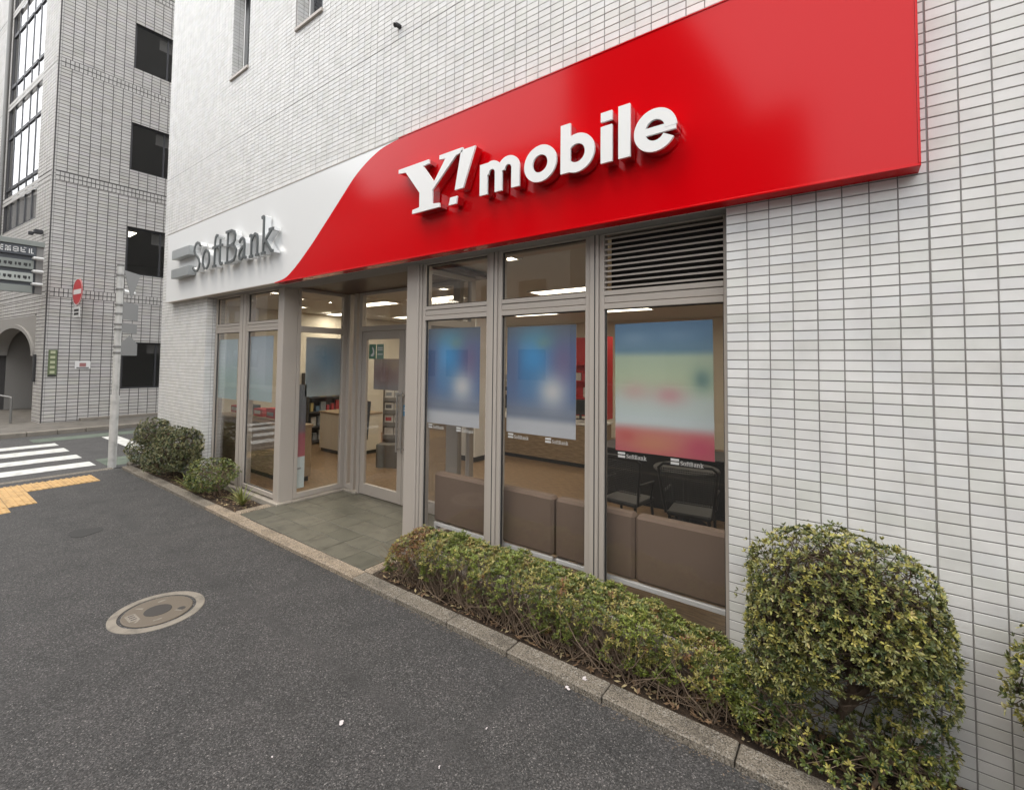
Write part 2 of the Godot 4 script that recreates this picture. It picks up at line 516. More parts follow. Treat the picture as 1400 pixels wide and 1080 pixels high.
func ground() -> void:
	var m := MB.new()
	rect_y(m, -200, 200, -200, 200, -0.16)
	structure("ground", m.mesh(), M.concrete_dark)
	# pavement of the shop, a slab with its edge at the cross street
	m = MB.new()
	m.box(Vector3(-10.75, -0.15, -0.3), Vector3(40, 0.0, 5.2))
	structure("pavement", m.mesh(), M.asphalt)
	m = MB.new()
	m.box(Vector3(-17.1, -0.15, -60), Vector3(-10.92, -0.02, 60))
	structure("road", m.mesh(), M.road)
	m = MB.new()
	m.box(Vector3(-10.74, -0.15, 5.37), Vector3(40, -0.08, 11.5))
	m.box(Vector3(-60, -0.15, 5.37), Vector3(-17.3, -0.08, 11.5))
	structure("road", m.mesh(), M.road)
	# dropped kerb beside the crossing, kerb along the main street
	m = MB.new()
	m.box(Vector3(-10.92, -0.15, 0.62), Vector3(-10.752, 0.004, 5.2), 0.012)
	m.box(Vector3(-10.92, -0.15, 5.202), Vector3(40, 0.006, 5.36), 0.012)
	structure("kerb", m.mesh(), M.kerb)
	m = MB.new()
	m.box(Vector3(-10.918, -0.15, -40), Vector3(-10.70, 0.07, 0.40), 0.015)
	structure("kerb", m.mesh(), M.kerb)
	# far pavement in front of the neighbour
	m = MB.new()
	m.box(Vector3(-60, -0.15, -40), Vector3(-17.28, 0.09, 5.2))
	structure("pavement", m.mesh(), M.concrete_dark)
	m = MB.new()
	for k in 40:
		m.box(Vector3(-17.278, -0.15, 5.2 - k * 0.6 - 0.592), Vector3(-17.102, 0.10, 5.2 - k * 0.6), 0.015)
	structure("kerb", m.mesh(), M.concrete)
	# painted markings
	var w := MB.new()
	for e in [[-12.02, -11.5], [-13.12, -12.6], [-14.33, -13.73], [-15.30, -14.83]]:
		var z := 0.74
		var s := MB.new()
		rect_y(s, e[0], e[1], z, 4.3, -0.015)
		var o := structure("crosswalk_stripe", s.mesh(), M.paint)
		o.set_meta("label", "painted white stripe")
	rect_y(w, -15.6, -11.0, -0.55, -0.22, -0.0145)
	structure("stop_line", w.mesh(), M.paint)
	w = MB.new()
	rect_y(w, -12.15, -11.2, -30, 0.62, -0.016)
	rect_y(w, -16.4, -15.75, -30, 1.05, -0.016)
	structure("roadside_strip", w.mesh(), M.green_strip)
	# entrance paving
	var floor_ := structure("entrance_floor", MB.new().mesh(), M.slate_joint)
	m = MB.new()
	m.box(Vector3(-6.0, -0.1, -1.35), Vector3(-3.3, 0.034, 0.385))
	floor_.mesh = m.mesh()
	var pw := 0.385
	var pd := 0.29
	var shapes := []
	for k in 3:
		var s := MB.new()
		s.box(Vector3(0.003, 0, 0.003), Vector3(pw - 0.003, 0.012 + 0.001 * k, pd - 0.003), 0.003)
		shapes.append(s.mesh())
	for i in 7:
		for j in 6:
			put("paving_slab", shapes[rng.randi() % 3], M.slate[rng.randi() % 5], floor_, Vector3(-6.0 + i * pw, 0.0335, -1.352 + j * pd))
	# edging stones between pavement and beds
	var edge := node(numbered("kerb_edging"), self)
	edge.set_meta("kind", "structure")
	var xs := [-10.62, -10.05, -9.2, -8.35, -7.53, -6.75, -5.71, -4.9, -4.09, -3.25, -2.62, -2.0, -1.39, -0.64, 0.13, 0.85, 1.6, 2.4, 3.2]
	for i in xs.size() - 1:
		var s := MB.new()
		var up := 0.045 + rng.randf_range(-0.004, 0.004)
		s.box(Vector3(xs[i] + 0.004, -0.1, 0.39 + rng.randf_range(-0.003, 0.003)), Vector3(xs[i + 1] - 0.004, up, 0.545 + rng.randf_range(-0.004, 0.004)), 0.008)
		put("kerb_stone", s.mesh(), M.kerb_warm if xs[i] > -6.8 and xs[i] < -3.3 else M.kerb, edge)
	# short returns of the edging
	for e in [[-6.16, -6.02, -0.05, 0.386, M.kerb_warm], [-3.29, -3.17, -0.1, 0.386, M.kerb_warm], [-10.62, -10.48, -0.25, 0.386, M.kerb]]:
		var s := MB.new()
		s.box(Vector3(e[0], -0.1, e[2]), Vector3(e[1], 0.055, e[3]), 0.012)
		put("kerb_stone", s.mesh(), e[4], edge)
	# beds of soil, uneven
	for e in [[-10.48, -6.16], [-3.17, 3.2]]:
		var s := MB.new()
		var fn := FastNoiseLite.new()
		fn.frequency = 3.0
		fn.seed = 6
		var nx := int((e[1] - e[0]) / 0.04)
		var nz := 10
		var hgt := func(i: int, j: int) -> Vector3:
			var x: float = lerpf(e[0], e[1], float(i) / nx)
			var z := lerpf(-0.02, 0.389, float(j) / nz)
			return Vector3(x, 0.028 + 0.022 * fn.get_noise_2d(x, z) + 0.012 * fn.get_noise_2d(x * 4, z * 4), z)
		for i in nx:
			for j in nz:
				s.quad(hgt.call(i, j + 1), hgt.call(i + 1, j + 1), hgt.call(i + 1, j), hgt.call(i, j))
		structure("soil_bed", s.mesh(), M.soil)

# ---------------------------------------------------------------- shop building
func px_area(p: Vector3, nn: Vector3, a: float) -> float:
	var d := p - EYE
	var q := cam.transform.affine_inverse() * p
	if q.z > -0.1:
		return 0.0
	var u := Vector2(693.722 + FOCAL * q.x / -q.z, 468.182 - FOCAL * q.y / -q.z)
	if u.x < -5 or u.x > 1405 or u.y < -5 or u.y > 1085:
		return 0.0
	return a * absf(d.normalized().dot(nn)) / d.length_squared() * pow(d.length() / -q.z, 3)

var shop_root: Node3D
const SIGN := [-10.05, 0.96, 3.22, 4.535]
const UPWIN := [[-7.75, -7.125, 6.90, 8.5], [-5.65, -4.98, 6.87, 8.5], [-2.4, -1.75, 6.87, 8.5], [0.6, 1.25, 6.87, 8.5]]

func shop() -> void:
	shop_root = thing("shop_building", "white tiled corner building whose ground floor is a glazed phone shop", "building")
	var wall := MB.new()
	# solid wall behind the tiles, with the shop front and the upper windows left open
	var d0 := -0.30
	var d1 := -0.005
	wall.box(Vector3(-10.64, -0.1, d0), Vector3(-8.417, 3.2, d1))
	wall.box(Vector3(0.0, -0.1, d0), Vector3(6, 3.2, d1))
	wall.box(Vector3(-10.64, 3.2, d0), Vector3(6, 6.87, d1))
	var xs := [-10.64]
	for e in UPWIN:
		xs.append(e[0]); xs.append(e[1])
	xs.append(6.0)
	for i in range(0, xs.size(), 2):
		wall.box(Vector3(xs[i], 6.87, d0), Vector3(xs[i + 1], 8.5, d1))
	wall.box(Vector3(-10.64, 8.5, d0), Vector3(6, 24.0, d1))
	# flank to the cross street and the rest of the shell
	wall.box(Vector3(-10.64, -0.1, -12), Vector3(-10.4, 24, -0.302))
	wall.box(Vector3(5.7, -0.1, -12), Vector3(6, 24, -0.302))
	wall.box(Vector3(-10.398, -0.1, -12.2), Vector3(5.698, 24, -12.0))
	wall.box(Vector3(-10.64, 24.002, -12.2), Vector3(6, 24.3, 0.0))
	put("wall", wall.mesh(), M.joint, shop_root)
	# tiles
	var joints := [-14, -30, -40, -45, -57, -66, -77, 8]
	var tones := []
	for k in 8:
		var a := rng.randf_range(0.91, 1.035)
		tones.append(Color(a * rng.randf_range(0.985, 1.015), a, a * rng.randf_range(0.98, 1.015)))
	var cells := []
	for col in range(-85, 32):
		for row in range(-40, 148 if col < -30 else 108):
			var x0 := col * TW + (0.0045 if joints.has(col) else 0.003)
			var x1 := (col + 1) * TW - (0.0045 if joints.has(col + 1) else 0.003)
			var y0 := TROW + row * TH + 0.003
			var y1 := y0 + TH - 0.006
			if row == 60: y0 += 0.005
			x0 = maxf(x0, -10.637)
			if y0 < -0.05 or x1 - x0 < 0.02 or y1 > 11.0:
				continue
			if x1 > -8.417 + 0.001 and x0 < -8.417 and y0 < 3.2:
				x1 = -8.419
			if x0 >= -8.418 and x1 <= 0.0 and y0 < 3.2:
				continue
			if x0 > SIGN[0] + 0.02 and x1 < SIGN[1] - 0.02 and y0 > SIGN[2] + 0.04 and y1 < SIGN[3] - 0.02:
				continue
			var cut := false
			for e in UPWIN:
				if x1 > e[0] and x0 < e[1] and y1 > e[2] and y0 < 8.5:
					if x0 < e[0] and e[0] - x0 > 0.03: x1 = e[0]
					elif x1 > e[1] and x1 - e[1] > 0.03: x0 = e[1]
					else: cut = true
			if cut or x1 - x0 < 0.015:
				continue
			cells.append([x0, x1, y0, y1, px_area(Vector3((x0 + x1) / 2, (y0 + y1) / 2, 0), Vector3.BACK, (x1 - x0) * (y1 - y0)) if x1 - x0 > 0.1 else 0.0])
	cells.sort_custom(func(a, b): return a[4] > b[4])
	var variants := []
	for k in 8:
		var t := MB.new()
		t.col = tones[k]
		t.tile(Vector3(0, 0, -0.0045), Vector3(TW - 0.006, 0, 0), Vector3(0, TH - 0.006, 0), Vector3.BACK, 0.0045, 0.0012)
		variants.append(t.mesh())
	var rest := MB.new()
	var single := 0
	for e in cells:
		var k := rng.randi() % 8
		if single < 300 and absf(e[1] - e[0] - (TW - 0.006)) < 0.0005 and absf(e[3] - e[2] - (TH - 0.006)) < 0.0005:
			single += 1
			put("tile", variants[k], M.tile, shop_root, Vector3(e[0], e[2], rng.randf_range(-0.0006, 0.0006)))
			continue
		rest.col = tones[k]
		rest.tile(Vector3(e[0], e[2], -0.0045 + rng.randf_range(-0.0006, 0.0006)), Vector3(e[1] - e[0], 0, 0), Vector3(0, e[3] - e[2], 0), Vector3.BACK, 0.0045, 0.0012)
	# reveal of the corner pier, facing the glazing
	for row in range(-37, 18):
		for k in 2:
			rest.col = tones[rng.randi() % 8]
			var z0 := -0.0049 - k * 0.1
			rest.tile(Vector3(-8.417, TROW + row * TH + 0.0024, z0), Vector3(0, 0, -(0.095 if k == 0 else 0.055)), Vector3(0, TH - 0.006, 0), Vector3.RIGHT, 0.0045, 0.0012)
	# reveals of the upper windows
	for e in UPWIN:
		for row in range(int((e[2] - TROW) / TH) + 1, 106):
			rest.col = tones[rng.randi() % 8]
			rest.tile(Vector3(e[0], TROW + row * TH + 0.0024, -0.0049), Vector3(0, 0, -0.095), Vector3(0, TH - 0.006, 0), Vector3.RIGHT, 0.0045, 0.0012)
			rest.tile(Vector3(e[0], TROW + row * TH + 0.0024, -0.1049), Vector3(0, 0, -0.06), Vector3(0, TH - 0.006, 0), Vector3.RIGHT, 0.0045, 0.0012)
	var rt := put("tiles_beyond", rest.mesh(), M.tile, shop_root)
	rt.set_meta("kind", "stuff")
	# upper windows
	for e in UPWIN:
		var w := node("upper_window", shop_root)
		var f := MB.new()
		var x0: float = e[0] + 0.006
		var x1: float = e[1]
		f.box(Vector3(x0, e[2] + 0.02, -0.22), Vector3(x0 + 0.05, 8.5, -0.16), 0.004)
		f.box(Vector3(x1 - 0.05, e[2] + 0.02, -0.22), Vector3(x1, 8.5, -0.16), 0.004)
		f.box(Vector3(x0 + 0.05, e[2] + 0.02, -0.22), Vector3(x1 - 0.05, e[2] + 0.07, -0.16), 0.004)
		put("frame", f.mesh(), M.steel, w)
		bx("sill", Vector3(e[0] - 0.012, e[2] - 0.045, -0.2), Vector3(e[1] + 0.012, e[2] + 0.005, 0.03), M.frame, w, 0.006)
		bx("pane", Vector3(x0 + 0.05, e[2] + 0.07, -0.2), Vector3(x1 - 0.05, 8.498, -0.192), M.dark_glass, w)
		bx("blind", Vector3(x0 + 0.02, e[2] + 0.06, -0.29), Vector3(x1 - 0.02, 8.498, -0.285), M.cream, w)
	# small vent stub high on the wall
	var v := MB.new()
	v.tube([Vector3(-3.38, 5.917, 0), Vector3(-3.38, 5.915, 0.05), Vector3(-3.38, 5.895, 0.075)], [0.026, 0.026, 0.024], 12)
	put("vent_stub", v.mesh(), M.gasket, shop_root)

func bar(m: MB, x0: float, x1: float, y0: float, y1: float, zf: float, depth: float, b := 0.003) -> void:
	m.box(Vector3(x0, y0, zf - depth), Vector3(x1, y1, zf), b)

func pane(parent: Node, x0: float, x1: float, y0: float, y1: float, z: float, called := "pane") -> void:
	bx(called, Vector3(x0, y0, z - 0.004), Vector3(x1, y1, z + 0.004), M.glass, parent)

# one bay of the shop front: outer x range, with transom window above
func bay(x0: float, x1: float, top := "glass") -> void:
	var w := node("shop_window", shop_root)
	var f := MB.new()
	var s := 0.042
	var zf := -0.14
	bar(f, x0, x0 + s, 0.10, 3.22, zf, 0.07)
	bar(f, x1 - s, x1, 0.10, 3.22, zf, 0.07)
	bar(f, x0 + s, x1 - s, 0.10, 0.165, zf, 0.07)
	bar(f, x0 + s, x1 - s, 2.635, 2.69, zf - 0.006, 0.06)
	bar(f, x0 + s, x1 - s, 2.695, 2.735, zf, 0.07)
	bar(f, x0 + s, x1 - s, 2.585, 2.63, zf, 0.07)
	bar(f, x0 + s, x1 - s, 3.19, 3.22, zf, 0.07)
	put("frame", f.mesh(), M.frame, w)
	# black seals set back round the glass
	var gk := MB.new()
	for e in [[0.165, 2.585], [2.735, 3.19]]:
		if e[0] > 2 and top != "glass":
			continue
		bar(gk, x0 + s, x0 + s + 0.008, e[0], e[1], zf - 0.022, 0.02, 0)
		bar(gk, x1 - s - 0.008, x1 - s, e[0], e[1], zf - 0.022, 0.02, 0)
		bar(gk, x0 + s + 0.008, x1 - s - 0.008, e[0], e[0] + 0.008, zf - 0.022, 0.02, 0)
		bar(gk, x0 + s + 0.008, x1 - s - 0.008, e[1] - 0.008, e[1], zf - 0.022, 0.02, 0)
	put("seal", gk.mesh(), M.gasket, w)
	pane(w, x0 + s, x1 - s, 0.165, 2.585, GZ)
	if top == "glass":
		pane(w, x0 + s, x1 - s, 2.735, 3.19, GZ, "upper_pane")
	else:
		var lv := node("louvre", shop_root)
		bx("backing", Vector3(x0 + s, 2.735, -0.30), Vector3(x1 - s, 3.19, -0.285), M.gasket, lv)
		var sl := MB.new()
		sl.box(Vector3(x0 + s, -0.002, -0.045), Vector3(x1 - s, 0.002, 0.0), 0.0, Transform3D(Basis(Vector3.RIGHT, deg_to_rad(16)), Vector3.ZERO))
		sl.box(Vector3(x0 + s, -0.009, 0.001), Vector3(x1 - s, 0.006, 0.006), 0.0015)
		var sm := sl.mesh()
		for k in 10:
			put("slat", sm, M.frame, lv, Vector3(0, 2.762 + k * 0.0445, -0.156))

func shop_glazing() -> void:
	var r := shop_root
	# bays, right to left
	bay(-0.987, -0.004, "louvre")
	bay(-2.039, -1.072)
	bay(-3.08, -2.137)
	bay(-7.205, -6.152)
	bay(-8.385, -7.411)
	# posts standing proud between the bays
	for e in [[-1.068, -0.991], [-2.133, -2.043], [-7.407, -7.209]]:
		var m := MB.new()
		bar(m, e[0], e[1], 0.05, 3.22, -0.125, 0.16, 0.004)
		var p := put("mullion", m.mesh(), M.frame, r)
		var gv := MB.new()
		bar(gv, (e[0] + e[1]) / 2 + 0.004, (e[0] + e[1]) / 2 + 0.014, 0.06, 3.21, -0.1245, 0.002, 0)
		put("groove", gv.mesh(), M.gasket, p)
	var pm := MB.new()
	bar(pm, -3.306, -3.118, 0.0, 3.22, -0.11, 0.20, 0.006)
	bar(pm, -3.116, -3.084, 0.0, 3.22, -0.125, 0.16, 0.004)
	put("post", pm.mesh(), M.frame, r)
	pm = MB.new()
	bar(pm, -6.148, -6.0, 0.06, 3.22, -0.12, 0.22, 0.006)
	put("post", pm.mesh(), M.frame, r)
	# plinth under the glazing
	for e in [[Vector3(-8.41, -0.05, -0.30), Vector3(-5.95, 0.075, -0.075)], [Vector3(-6.17, -0.05, -1.30), Vector3(-5.93, 0.075, -0.302)], [Vector3(-5.928, -0.05, -1.30), Vector3(-5.63, 0.075, -1.14)], [Vector3(-3.06, -0.05, -0.30), Vector3(-0.002, 0.095, -0.075)]]:
		bx("plinth", e[0], e[1], M.sill, r, 0.008)
	# head over the openings and the soffit of the porch
	bx("soffit", Vector3(-8.41, 3.222, -0.30), Vector3(-0.002, 3.27, -0.004), M.frame_dark, r)
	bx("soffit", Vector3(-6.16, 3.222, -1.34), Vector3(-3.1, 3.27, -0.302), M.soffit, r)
	# glazed cheeks of the porch (left one seen, right one behind the post)
	for e in [[-6.0, 1.0], [-3.3, -1.0]]:
		var w := node("porch_window", r)
		var f := MB.new()
		var xa: float = e[0] - 0.07 if e[1] > 0 else e[0]
		var xb := xa + 0.07
		for z in [[-0.40, -0.342], [-1.20, -1.12]]:
			f.box(Vector3(xa, 0.078, z[0]), Vector3(xb, 3.22, z[1]), 0.003)
		for y in [[0.078, 0.15], [2.56, 2.65], [3.17, 3.22]]:
			f.box(Vector3(xa, y[0], -1.12), Vector3(xb, y[1], -0.40), 0.003)
		put("frame", f.mesh(), M.frame, w)
		var xm := (xa + xb) / 2
		bx("pane", Vector3(xm - 0.004, 0.15, -1.12), Vector3(xm + 0.004, 2.56, -0.40), M.glass, w)
		bx("upper_pane", Vector3(xm - 0.004, 2.65, -1.12), Vector3(xm + 0.004, 3.17, -0.40), M.glass, w)
	# door wall at z = -1.2
	var zf := -1.19
	var df := MB.new()
	bar(df, -5.998, -5.93, 0.078, 3.22, zf, 0.08)
	bar(df, -5.81, -5.73, 0.04, 3.22, zf + 0.01, 0.09)
	bar(df, -5.68, -5.60, 0.04, 3.22, zf, 0.08)
	bar(df, -3.62, -3.5, 0.04, 3.22, zf, 0.08)
	bar(df, -3.34, -3.302, 0.04, 3.22, zf, 0.08)
	bar(df, -5.60, -3.62, 2.60, 2.68, zf, 0.08)
	bar(df, -5.60, -3.62, 3.17, 3.22, zf, 0.08)
	bar(df, -5.93, -5.81, 0.078, 0.15, zf, 0.06)
	bar(df, -3.5, -3.34, 0.078, 0.15, zf, 0.06)
	put("door_frame", df.mesh(), M.frame, r)
	var tw := node("transom_window", r)
	bx("pane", Vector3(-5.60, 2.68, zf - 0.045), Vector3(-3.62, 3.17, zf - 0.037), M.glass, tw)
	for e in [[-5.93, -5.81], [-3.5, -3.34]]:
		var sd := node("sidelight", r)
		bx("pane", Vector3(e[0], 0.15, zf - 0.035), Vector3(e[1], 3.2, zf - 0.027), M.glass, sd)
	for k in 2:
		var x0 := -5.595 + k * 0.9875
		var x1 := x0 + 0.9825
		var d := node("door", r)
		var m := MB.new()
		bar(m, x0, x0 + 0.1, 0.055, 2.595, zf - 0.012, 0.05, 0.004)
		bar(m, x1 - 0.1, x1, 0.055, 2.595, zf - 0.012, 0.05, 0.004)
		bar(m, x0 + 0.1, x1 - 0.1, 0.055, 0.22, zf - 0.012, 0.05, 0.004)
		bar(m, x0 + 0.1, x1 - 0.1, 2.47, 2.595, zf - 0.012, 0.05, 0.004)
		put("leaf_frame", m.mesh(), M.frame, d)
		bx("pane", Vector3(x0 + 0.1, 0.22, zf - 0.04), Vector3(x1 - 0.1, 2.47, zf - 0.032), M.glass, d)
		var h := MB.new()
		var hx := x1 - 0.05 if k == 0 else x0 + 0.05
		h.tube([Vector3(hx, 0.82, zf + 0.05), Vector3(hx, 1.68, zf + 0.05)], [0.014, 0.014], 12)
		for y in [0.86, 1.64]:
			h.tube([Vector3(hx, y, zf - 0.012), Vector3(hx, y, zf + 0.05)], [0.011, 0.011], 10)
		put("handle", h.mesh(), M.steel, d)
	# stickers on the door
	var st := thing("door_sticker", "green and white square notice stuck high on the door glass", "sticker", Vector3(-5.36, 2.28, zf - 0.03), "notices on the door glass")
	bx("sheet", Vector3(-0.085, -0.115, 0), Vector3(0.085, 0.115, 0.002), M.sticker_green, st)
	var dg := MB.new()
	var dog := PackedVector2Array([Vector2(-0.045, -0.06), Vector2(-0.02, -0.075), Vector2(0.02, -0.075), Vector2(0.05, -0.04), Vector2(0.05, 0.01), Vector2(0.03, 0.05), Vector2(0.0, 0.075), Vector2(-0.01, 0.05), Vector2(0.01, 0.02), Vector2(0.012, -0.02), Vector2(-0.01, -0.035)])
	dg.slab(dog, 0.002, 0.003)
	put("mark", dg.mesh(), M.sign_face, st)
	st = thing("door_sticker", "pale notice with dark lines beside the green door notice", "sticker", Vector3(-5.17, 2.28, zf - 0.03), "notices on the door glass")
	bx("sheet", Vector3(-0.085, -0.115, 0), Vector3(0.085, 0.115, 0.002), mat(0.20, 0.30, 0.24, 0.5), st)
	for y in [0.05, 0.02, -0.05]:
		bx("line", Vector3(-0.06, y, 0.002), Vector3(0.06, y + 0.016, 0.003), M.sign_face, st)
	st = thing("handle_sticker", "small blue notice between the two door handles", "sticker", Vector3(-4.555, 1.42, zf - 0.012))
	bx("sheet", Vector3(-0.035, -0.08, 0), Vector3(0.035, 0.08, 0.002), M.sticker_blue, st)
	bx("line", Vector3(-0.022, -0.01, 0.002), Vector3(0.022, 0.01, 0.003), M.sign_face, st)
	bx("line", Vector3(-0.022, 0.03, 0.002), Vector3(0.022, 0.04, 0.003), M.sign_face, st)

# ---------------------------------------------------------------- fascia sign
func ring(c: Vector2, r0: Vector2, a0: float, a1: float, n := 40) -> PackedVector2Array:
	var p := PackedVector2Array()
	for i in n + 1:
		var a := lerpf(a0, a1, float(i) / n)
		p.append(c + Vector2(cos(a) * r0.x, sin(a) * r0.y))
	return p

# a stroke of even width along an arc
func arc_band(c: Vector2, ro: Vector2, ri: Vector2, a0: float, a1: float, n := 40) -> PackedVector2Array:
	var p := ring(c, ro, a0, a1, n)
	var q := ring(c, ri, a1, a0, n)
	p.append_array(q)
	return p

func rc(x0: float, x1: float, y0: float, y1: float) -> PackedVector2Array:
	return PackedVector2Array([Vector2(x0, y0), Vector2(x1, y0), Vector2(x1, y1), Vector2(x0, y1)])

func letter(parent: Node, shapes: Array, face: Material = null, side: Material = null) -> void:
	var all: Array = []
	for s in shapes:
		var p: PackedVector2Array = s
		if Geometry2D.is_polygon_clockwise(p):
			p.reverse()
		all.append(p)
	var l := node("letter", parent)
	# joined outline where the strokes overlap; closed rings stay two halves that butt
	var done := false
	while not done:
		done = true
		for i in all.size():
			for j in range(i + 1, all.size()):
				var u := Geometry2D.merge_polygons(all[i], all[j])
				if u.size() == 1:
					all[i] = u[0]
					all.remove_at(j)
					done = false
					break
			if not done:
				break
	var f := MB.new()
	var s := MB.new()
	var step := 0.0
	for p in all:
		f.slab(p, 0.222, 0.24 - step)
		var inner: Array = Geometry2D.offset_polygon(p, -0.002)
		for q in inner:
			s.slab(q, 0.135 + step, 0.2215)
		step += 0.0012
	put("face", f.mesh(), face if face else M.letter_white, l)
	put("side", s.mesh(), side if side else M.letter_side, l)

func sign_board() -> void:
	var s := thing("fascia_sign", "long white and glossy red fascia sign with raised lettering above the shop windows", "sign")
	var curve := [Vector2(-5.80, 3.22), Vector2(-5.60, 3.24), Vector2(-5.44, 3.285), Vector2(-5.19, 3.42), Vector2(-4.87, 3.635), Vector2(-4.65, 3.80), Vector2(-4.415, 3.98), Vector2(-4.22, 4.13), Vector2(-4.03, 4.275), Vector2(-3.86, 4.375), Vector2(-3.68, 4.453), Vector2(-3.48, 4.51), Vector2(-3.22, 4.535)]
	var fine: Array[Vector2] = []
	for i in curve.size() - 1:
		var p0: Vector2 = curve[maxi(i - 1, 0)]
		var p3: Vector2 = curve[mini(i + 2, curve.size() - 1)]
		for k in 5:
			fine.append((curve[i] as Vector2).cubic_interpolate(curve[i + 1], p0, p3, k / 5.0))
	fine.append(curve[-1])
	var white := PackedVector2Array([Vector2(SIGN[0], SIGN[2])])
	var red := PackedVector2Array()
	for p in fine:
		white.append(p)
		red.append(p)
	white.append(Vector2(SIGN[0], SIGN[3]))
	red.append(Vector2(SIGN[1], SIGN[3]))
	red.append(Vector2(SIGN[1], SIGN[2]))
	var m := MB.new()
	m.slab(white, 0.001, 0.12)
	put("white_panel", m.mesh(), M.sign_white, s)
	m = MB.new()
	m.slab(red, 0.001, 0.121)
	put("red_panel", m.mesh(), M.red, s)
	# folded metal edges
	m = MB.new()
	m.box(Vector3(-5.8, SIGN[2] - 0.014, 0.0), Vector3(SIGN[1] + 0.012, SIGN[2] - 0.001, 0.126), 0.002)
	m.box(Vector3(-3.22, SIGN[3] + 0.001, 0.0), Vector3(SIGN[1] + 0.012, SIGN[3] + 0.012, 0.126), 0.002)
	m.box(Vector3(SIGN[1] + 0.001, SIGN[2], 0.0), Vector3(SIGN[1] + 0.012, SIGN[3], 0.126), 0.002)
	put("edge_trim", m.mesh(), M.red, s)
	m = MB.new()
	m.box(Vector3(SIGN[0], SIGN[2] - 0.014, 0.0), Vector3(-5.802, SIGN[2] - 0.001, 0.124), 0.002)
	m.box(Vector3(SIGN[0], SIGN[3] + 0.001, 0.0), Vector3(-3.222, SIGN[3] + 0.012, 0.124), 0.002)
	put("edge_trim", m.mesh(), M.frame, s)
	# raised letters on the red part
	letter(s, [PackedVector2Array([
		Vector2(-3.065, 4.115), Vector2(-2.62, 4.115), Vector2(-2.62, 4.075), Vector2(-2.70, 4.068), Vector2(-2.545, 3.875), Vector2(-2.395, 4.065), Vector2(-2.475, 4.075), Vector2(-2.475, 4.115),
		Vector2(-2.175, 4.115), Vector2(-2.175, 4.075), Vector2(-2.26, 4.062), Vector2(-2.565, 3.80), Vector2(-2.565, 3.665), Vector2(-2.465, 3.655), Vector2(-2.465, 3.615), Vector2(-2.845, 3.615), Vector2(-2.845, 3.655), Vector2(-2.745, 3.665), Vector2(-2.745, 3.81), Vector2(-2.955, 4.062), Vector2(-3.065, 4.075)])])
	letter(s, [PackedVector2Array([Vector2(-2.195, 4.09), Vector2(-2.02, 4.09), Vector2(-2.165, 3.735), Vector2(-2.268, 3.735)]), PackedVector2Array([Vector2(-2.325, 3.675), Vector2(-2.235, 3.675), Vector2(-2.25, 3.605), Vector2(-2.345, 3.605)])])
	var w := 0.085
	# m
	letter(s, [rc(-1.965, -1.965 + w, 3.615, 3.893), arc_band(Vector2(-1.83, 3.787), Vector2(0.112, 0.113), Vector2(0.035, 0.04), 0.0, PI), rc(-1.795, -1.718, 3.615, 3.79), arc_band(Vector2(-1.653, 3.787), Vector2(0.117, 0.113), Vector2(0.036, 0.04), 0.0, PI), rc(-1.617, -1.536, 3.615, 3.79)])
	# o
	letter(s, [arc_band(Vector2(-1.332, 3.752), Vector2(0.154, 0.15), Vector2(0.072, 0.072), -PI / 2, PI / 2), arc_band(Vector2(-1.332, 3.752), Vector2(0.154, 0.15), Vector2(0.072, 0.072), PI / 2, PI * 1.5)])
	# b
	letter(s, [rc(-1.140, -1.140 + w, 3.615, 4.0), arc_band(Vector2(-1.0, 3.752), Vector2(0.15, 0.15), Vector2(0.07, 0.072), -PI / 2, PI / 2), arc_band(Vector2(-1.0, 3.752), Vector2(0.15, 0.15), Vector2(0.07, 0.072), PI / 2, PI * 0.82), arc_band(Vector2(-1.0, 3.752), Vector2(0.15, 0.15), Vector2(0.07, 0.072), PI * 1.18, PI * 1.5)])
	# i, l
	letter(s, [rc(-0.80, -0.71, 3.615, 3.89), rc(-0.80, -0.71, 3.925, 3.995)])
	letter(s, [rc(-0.662, -0.574, 3.615, 4.0)])
	# e
	letter(s, [arc_band(Vector2(-0.397, 3.752), Vector2(0.148, 0.15), Vector2(0.068, 0.074), 0.0, PI * 1.83, 64), rc(-0.47, -0.255, 3.724, 3.776)])
	# bars and thin serif letters on the white part
	for y in [[3.957, 4.125], [3.60, 3.768]]:
		m = MB.new()
		m.box(Vector3(-9.42, y[0], 0.125), Vector3(-8.60, y[1], 0.24), 0.004)
		put("logo_bar", m.mesh(), M.logo_grey, s)
